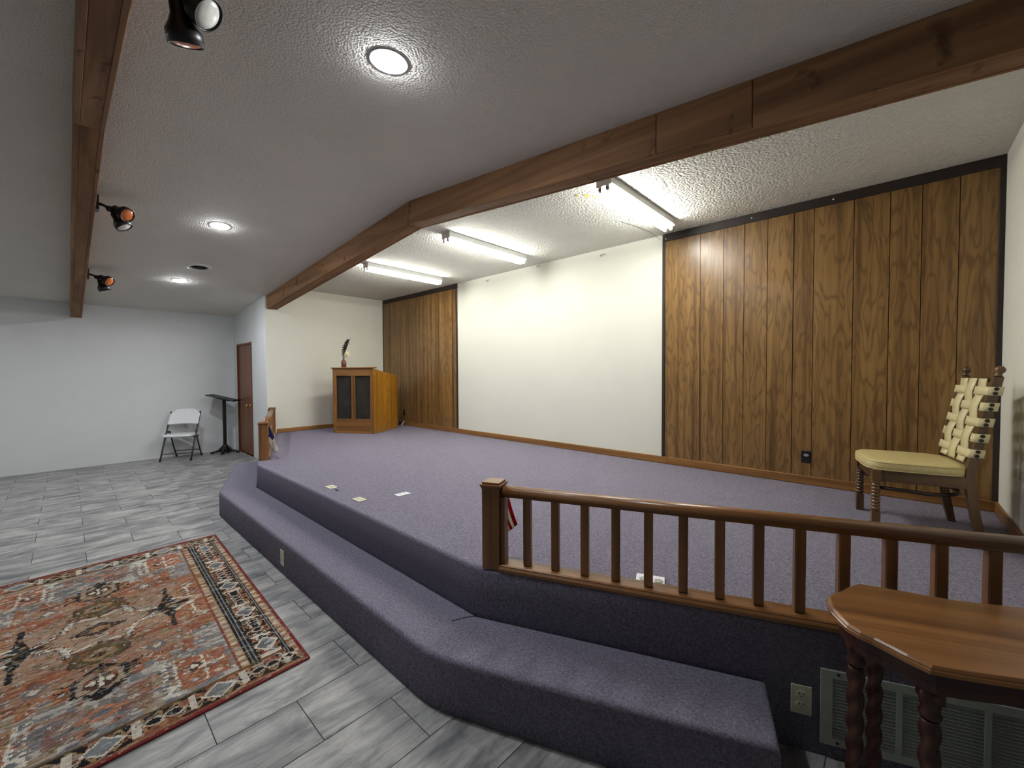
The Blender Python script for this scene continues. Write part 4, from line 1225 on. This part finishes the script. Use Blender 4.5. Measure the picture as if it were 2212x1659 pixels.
# black plate, adapter and white cable beyond the podium
bq2 = thing('wall_plate', 'black wall plate on the left panelling just past the podium', 'outlet', (-6.905, YB - 0.0105, 0.735))
MB().box((-0.035, -0.005, -0.055), (0.035, 0, 0.055)).build('plate', M_BLACKPL, bq2, 0.003)
for z in (-0.02, 0.02):
    MB().lathe([(0.016, 0), (0.016, 0.003)], frame((0, -0.005, z), (0, -1, 0)), 16).build('receptacle', M_BLACK, bq2)
ad = MB().lathe([(0.001, -0.05), (0.04, -0.045), (0.055, -0.02), (0.055, 0.02), (0.04, 0.045), (0.001, 0.05)], frame((0, 0, 0.057), (0.2, -1, 0)), 18).build('cable_reel', M_BLACKPL, None, loc=(-6.93, 4.28, ZS)); tag(ad, 'round black cable reel on the carpet behind the podium', 'cable reel')
cb_ = MB().tube([(-6.895, YB - 0.026, ZS + 0.085), (-6.885, YB - 0.028, ZS + 0.06), (-6.90, YB - 0.05, ZS + 0.035), (-6.91, YB - 0.06, ZS + 0.008), (-6.88, YB - 0.07, ZS + 0.005)], 0.006, 8).build('white_cable', M_WHITEPL); tag(cb_, 'short white cable end hanging over the baseboard behind the podium', 'cable')

# return-air grille in the riser
G0, G1, GZ0, GZ1 = 1.462, 2.215, 0.055, 0.345
gr = thing('air_grille', 'white return air grille in the riser behind the walnut table', 'vent', uv((G0 + G1) / 2, -0.001, 0), math.atan2(UD.y, UD.x))
gw = (G1 - G0) / 2
MB().box((-gw + 0.03, -0.003, GZ0 + 0.03), (gw - 0.03, -0.0005, GZ1 - 0.03)).build('duct_opening', plain('grille_shadow', srgb(92, 96, 88), 0.8), gr)
f_ = MB(); f_.box((-gw, -0.008, GZ0), (-gw + 0.038, 0, GZ1)); f_.box((gw - 0.038, -0.008, GZ0), (gw, 0, GZ1)); f_.box((-gw + 0.038, -0.008, GZ0), (gw - 0.038, 0, GZ0 + 0.03)); f_.box((-gw + 0.038, -0.008, GZ1 - 0.03), (gw - 0.038, 0, GZ1))
f_.build('frame', M_GRILLE, gr)
for u in (1.94, 1.70):
    MB().box((u - (G0 + G1) / 2 - 0.009, -0.009, GZ0 + 0.03), (u - (G0 + G1) / 2 + 0.009, -0.001, GZ1 - 0.03)).build('mullion', M_GRILLE, gr)
sl_me = MB().add([(-gw + 0.038, -0.0075, 0.002), (gw - 0.038, -0.0075, 0.002), (gw - 0.038, -0.0015, 0.011), (-gw + 0.038, -0.0015, 0.011), (-gw + 0.038, -0.0075, 0.0005), (gw - 0.038, -0.0075, 0.0005), (gw - 0.038, -0.0015, 0.0095), (-gw + 0.038, -0.0015, 0.0095)],
                 [(0, 1, 2, 3), (7, 6, 5, 4), (0, 4, 5, 1), (1, 5, 6, 2), (2, 6, 7, 3), (3, 7, 4, 0)]).mesh('slat', plain('grille_slat', srgb(150, 156, 146), 0.5))
for k in range(18):
    o = bpy.data.objects.new('slat', sl_me); C.objects.link(o); o.parent = gr; o.location = (0, 0, GZ0 + 0.032 + k * 0.0127)
for x in (-gw + 0.055,):
    for z in (GZ0 + 0.014, GZ1 - 0.012):
        MB().lathe([(0.005, 0), (0.004, 0.003)], frame((x, -0.008, z), (0, -1, 0)), 10).build('screw', M_DARK, gr)

# ================================================================== FLAGS
def cloth_mat(name, col):
    k = N(name)
    v = k.coords(); nz = k.noise(v, 200, 2)
    c = k.ramp(nz, [(0.3, tuple(x * 0.93 for x in col[:3]) + (1,)), (0.7, col)])
    k.set(c, 0.8, 0, 0.1)
    tr = k.n('ShaderNodeBsdfTranslucent'); k.l(c, tr.inputs['Color'])
    mx = k.n('ShaderNodeMixShader'); mx.inputs[0].default_value = 0.5
    k.l(k.b.outputs[0], mx.inputs[1]); k.l(tr.outputs[0], mx.inputs[2])
    k.l(mx.outputs[0], k.t.nodes['Material Output'].inputs['Surface'])
    return k.m
M_RED = cloth_mat('flag_red_cloth', srgb(196, 34, 52)); M_FLAGWHITE = cloth_mat('flag_white_cloth', srgb(240, 238, 230)); M_BLUE = cloth_mat('flag_blue_cloth', srgb(40, 66, 138))
us = thing('stick_flag', 'small red and white striped flag hanging behind the right newel post', 'flag', (rp.x, rp.y, ZS))
def rl(x, y, z):
    return UD * x + VN * y + Vector((0, 0, z))
MB().tube([rl(0.0, 0.0485, 0.30), rl(0.01, 0.062, 0.35), rl(0.022, 0.075, 0.395)], 0.003, 6).build('stick', plain('flag_stick', srgb(180, 150, 100), 0.5), us)
def us_pt(u, v):
    """u down along the stripes from the hoist, v across the stripes"""
    x = 0.038 + 0.064 * u ** 0.9 - 0.105 * v - 0.008 * math.sin(PI * u) * (1 - v)
    z = 0.374 - 0.172 * u - 0.085 * v - 0.012 * v * u
    return rl(x, 0.078 + 0.007 * math.sin(8 * v + 4 * u), z)
fl_mats = [M_RED, M_FLAGWHITE]
for k in range(7):
    m = MB().grid(lambda u, v, k=k: us_pt(u, (k + v) / 7), 12, 2)
    m.build('stripe', fl_mats[k % 2], us, solid=0.0008)
m = MB().grid(lambda u, v: us_pt(u * 0.17 - 0.03 if u * 0.17 - 0.03 > 0 else 0.0, v) + VN * -0.002 + Vector((0, 0, 0.001)), 6, 8); m.build('canton', M_BLUE, us, solid=0.001)
cf = thing('stick_flag', 'small blue and white flag hanging behind the far left newel post', 'flag', (lp.x + 0.02, lp.y + 0.075, ZS))
MB().tube([(-0.01, -0.02, 0.30), (-0.005, 0.0, 0.36), (0.0, 0.01, 0.40)], 0.003, 6).build('stick', MATS['flag_stick'], cf)
rvx = Vector((0.734, 0.679, 0))
def cf_pt(u, v):
    z = 0.37 - 0.27 * v + 0.02 * math.sin(7 * u)
    x = -0.03 + (0.015 + 0.06 * min(1, v * 1.6)) * u + (0.035 * max(0, v - 0.6) / 0.4)
    y = 0.01 * math.sin(8 * v + 5 * u)
    return rvx * x + Vector((-rvx.y, rvx.x, 0)) * y + Vector((0, 0, z))
MB().grid(lambda u, v: cf_pt(u, v * 0.46), 8, 8).build('canton', M_BLUE, cf, solid=0.0008)
MB().grid(lambda u, v: cf_pt(u, 0.46 + v * 0.54), 8, 10).build('field', M_FLAGWHITE, cf, solid=0.0008)

# ================================================================== small things on the back wall
for x, z, lab in ((-4.58, 2.885, 'small bent nail high on the white back wall, nearest the left panelling'), (-3.588, 2.925, 'small bent nail high on the white back wall, middle of three'), (-2.60, 2.88, 'small bent nail high on the white back wall, nearest the right panelling')):
    o = MB().tube([(0, 0, 0), (0, -0.03, 0.004), (0.02, -0.04, 0.008), (0.05, -0.042, 0.0), (0.07, -0.035, 0.008)], 0.003, 6).build('wall_nail', M_BLACK, None, loc=(x, YB, z)); tag(o, lab, 'nail', 'nails on the white back wall')
wr = MB().tube([(-1.98, 3.72, ZC - 0.003), (-1.93, 3.95, ZC - 0.004), (-1.90, 4.2, ZC - 0.006), (-1.87, 4.38, ZC - 0.05)], 0.0016, 6).build('ceiling_wire', M_CHARCOAL); tag(wr, 'thin wire running along the stage ceiling to the right panelling', 'wire')

sm = MB().tube([UA + Vector((0.0, -0.012, Z1 + 0.0008)), UA + Vector((-0.03, -0.06, Z1 + 0.0008)), UA + Vector((-0.055, -0.12, Z1 + 0.0008))], 0.0022, 5).build('carpet_seam', plain('dark_seam', srgb(48, 44, 58), 0.95), stage)  # thin dark line of the carpet joint on the tread
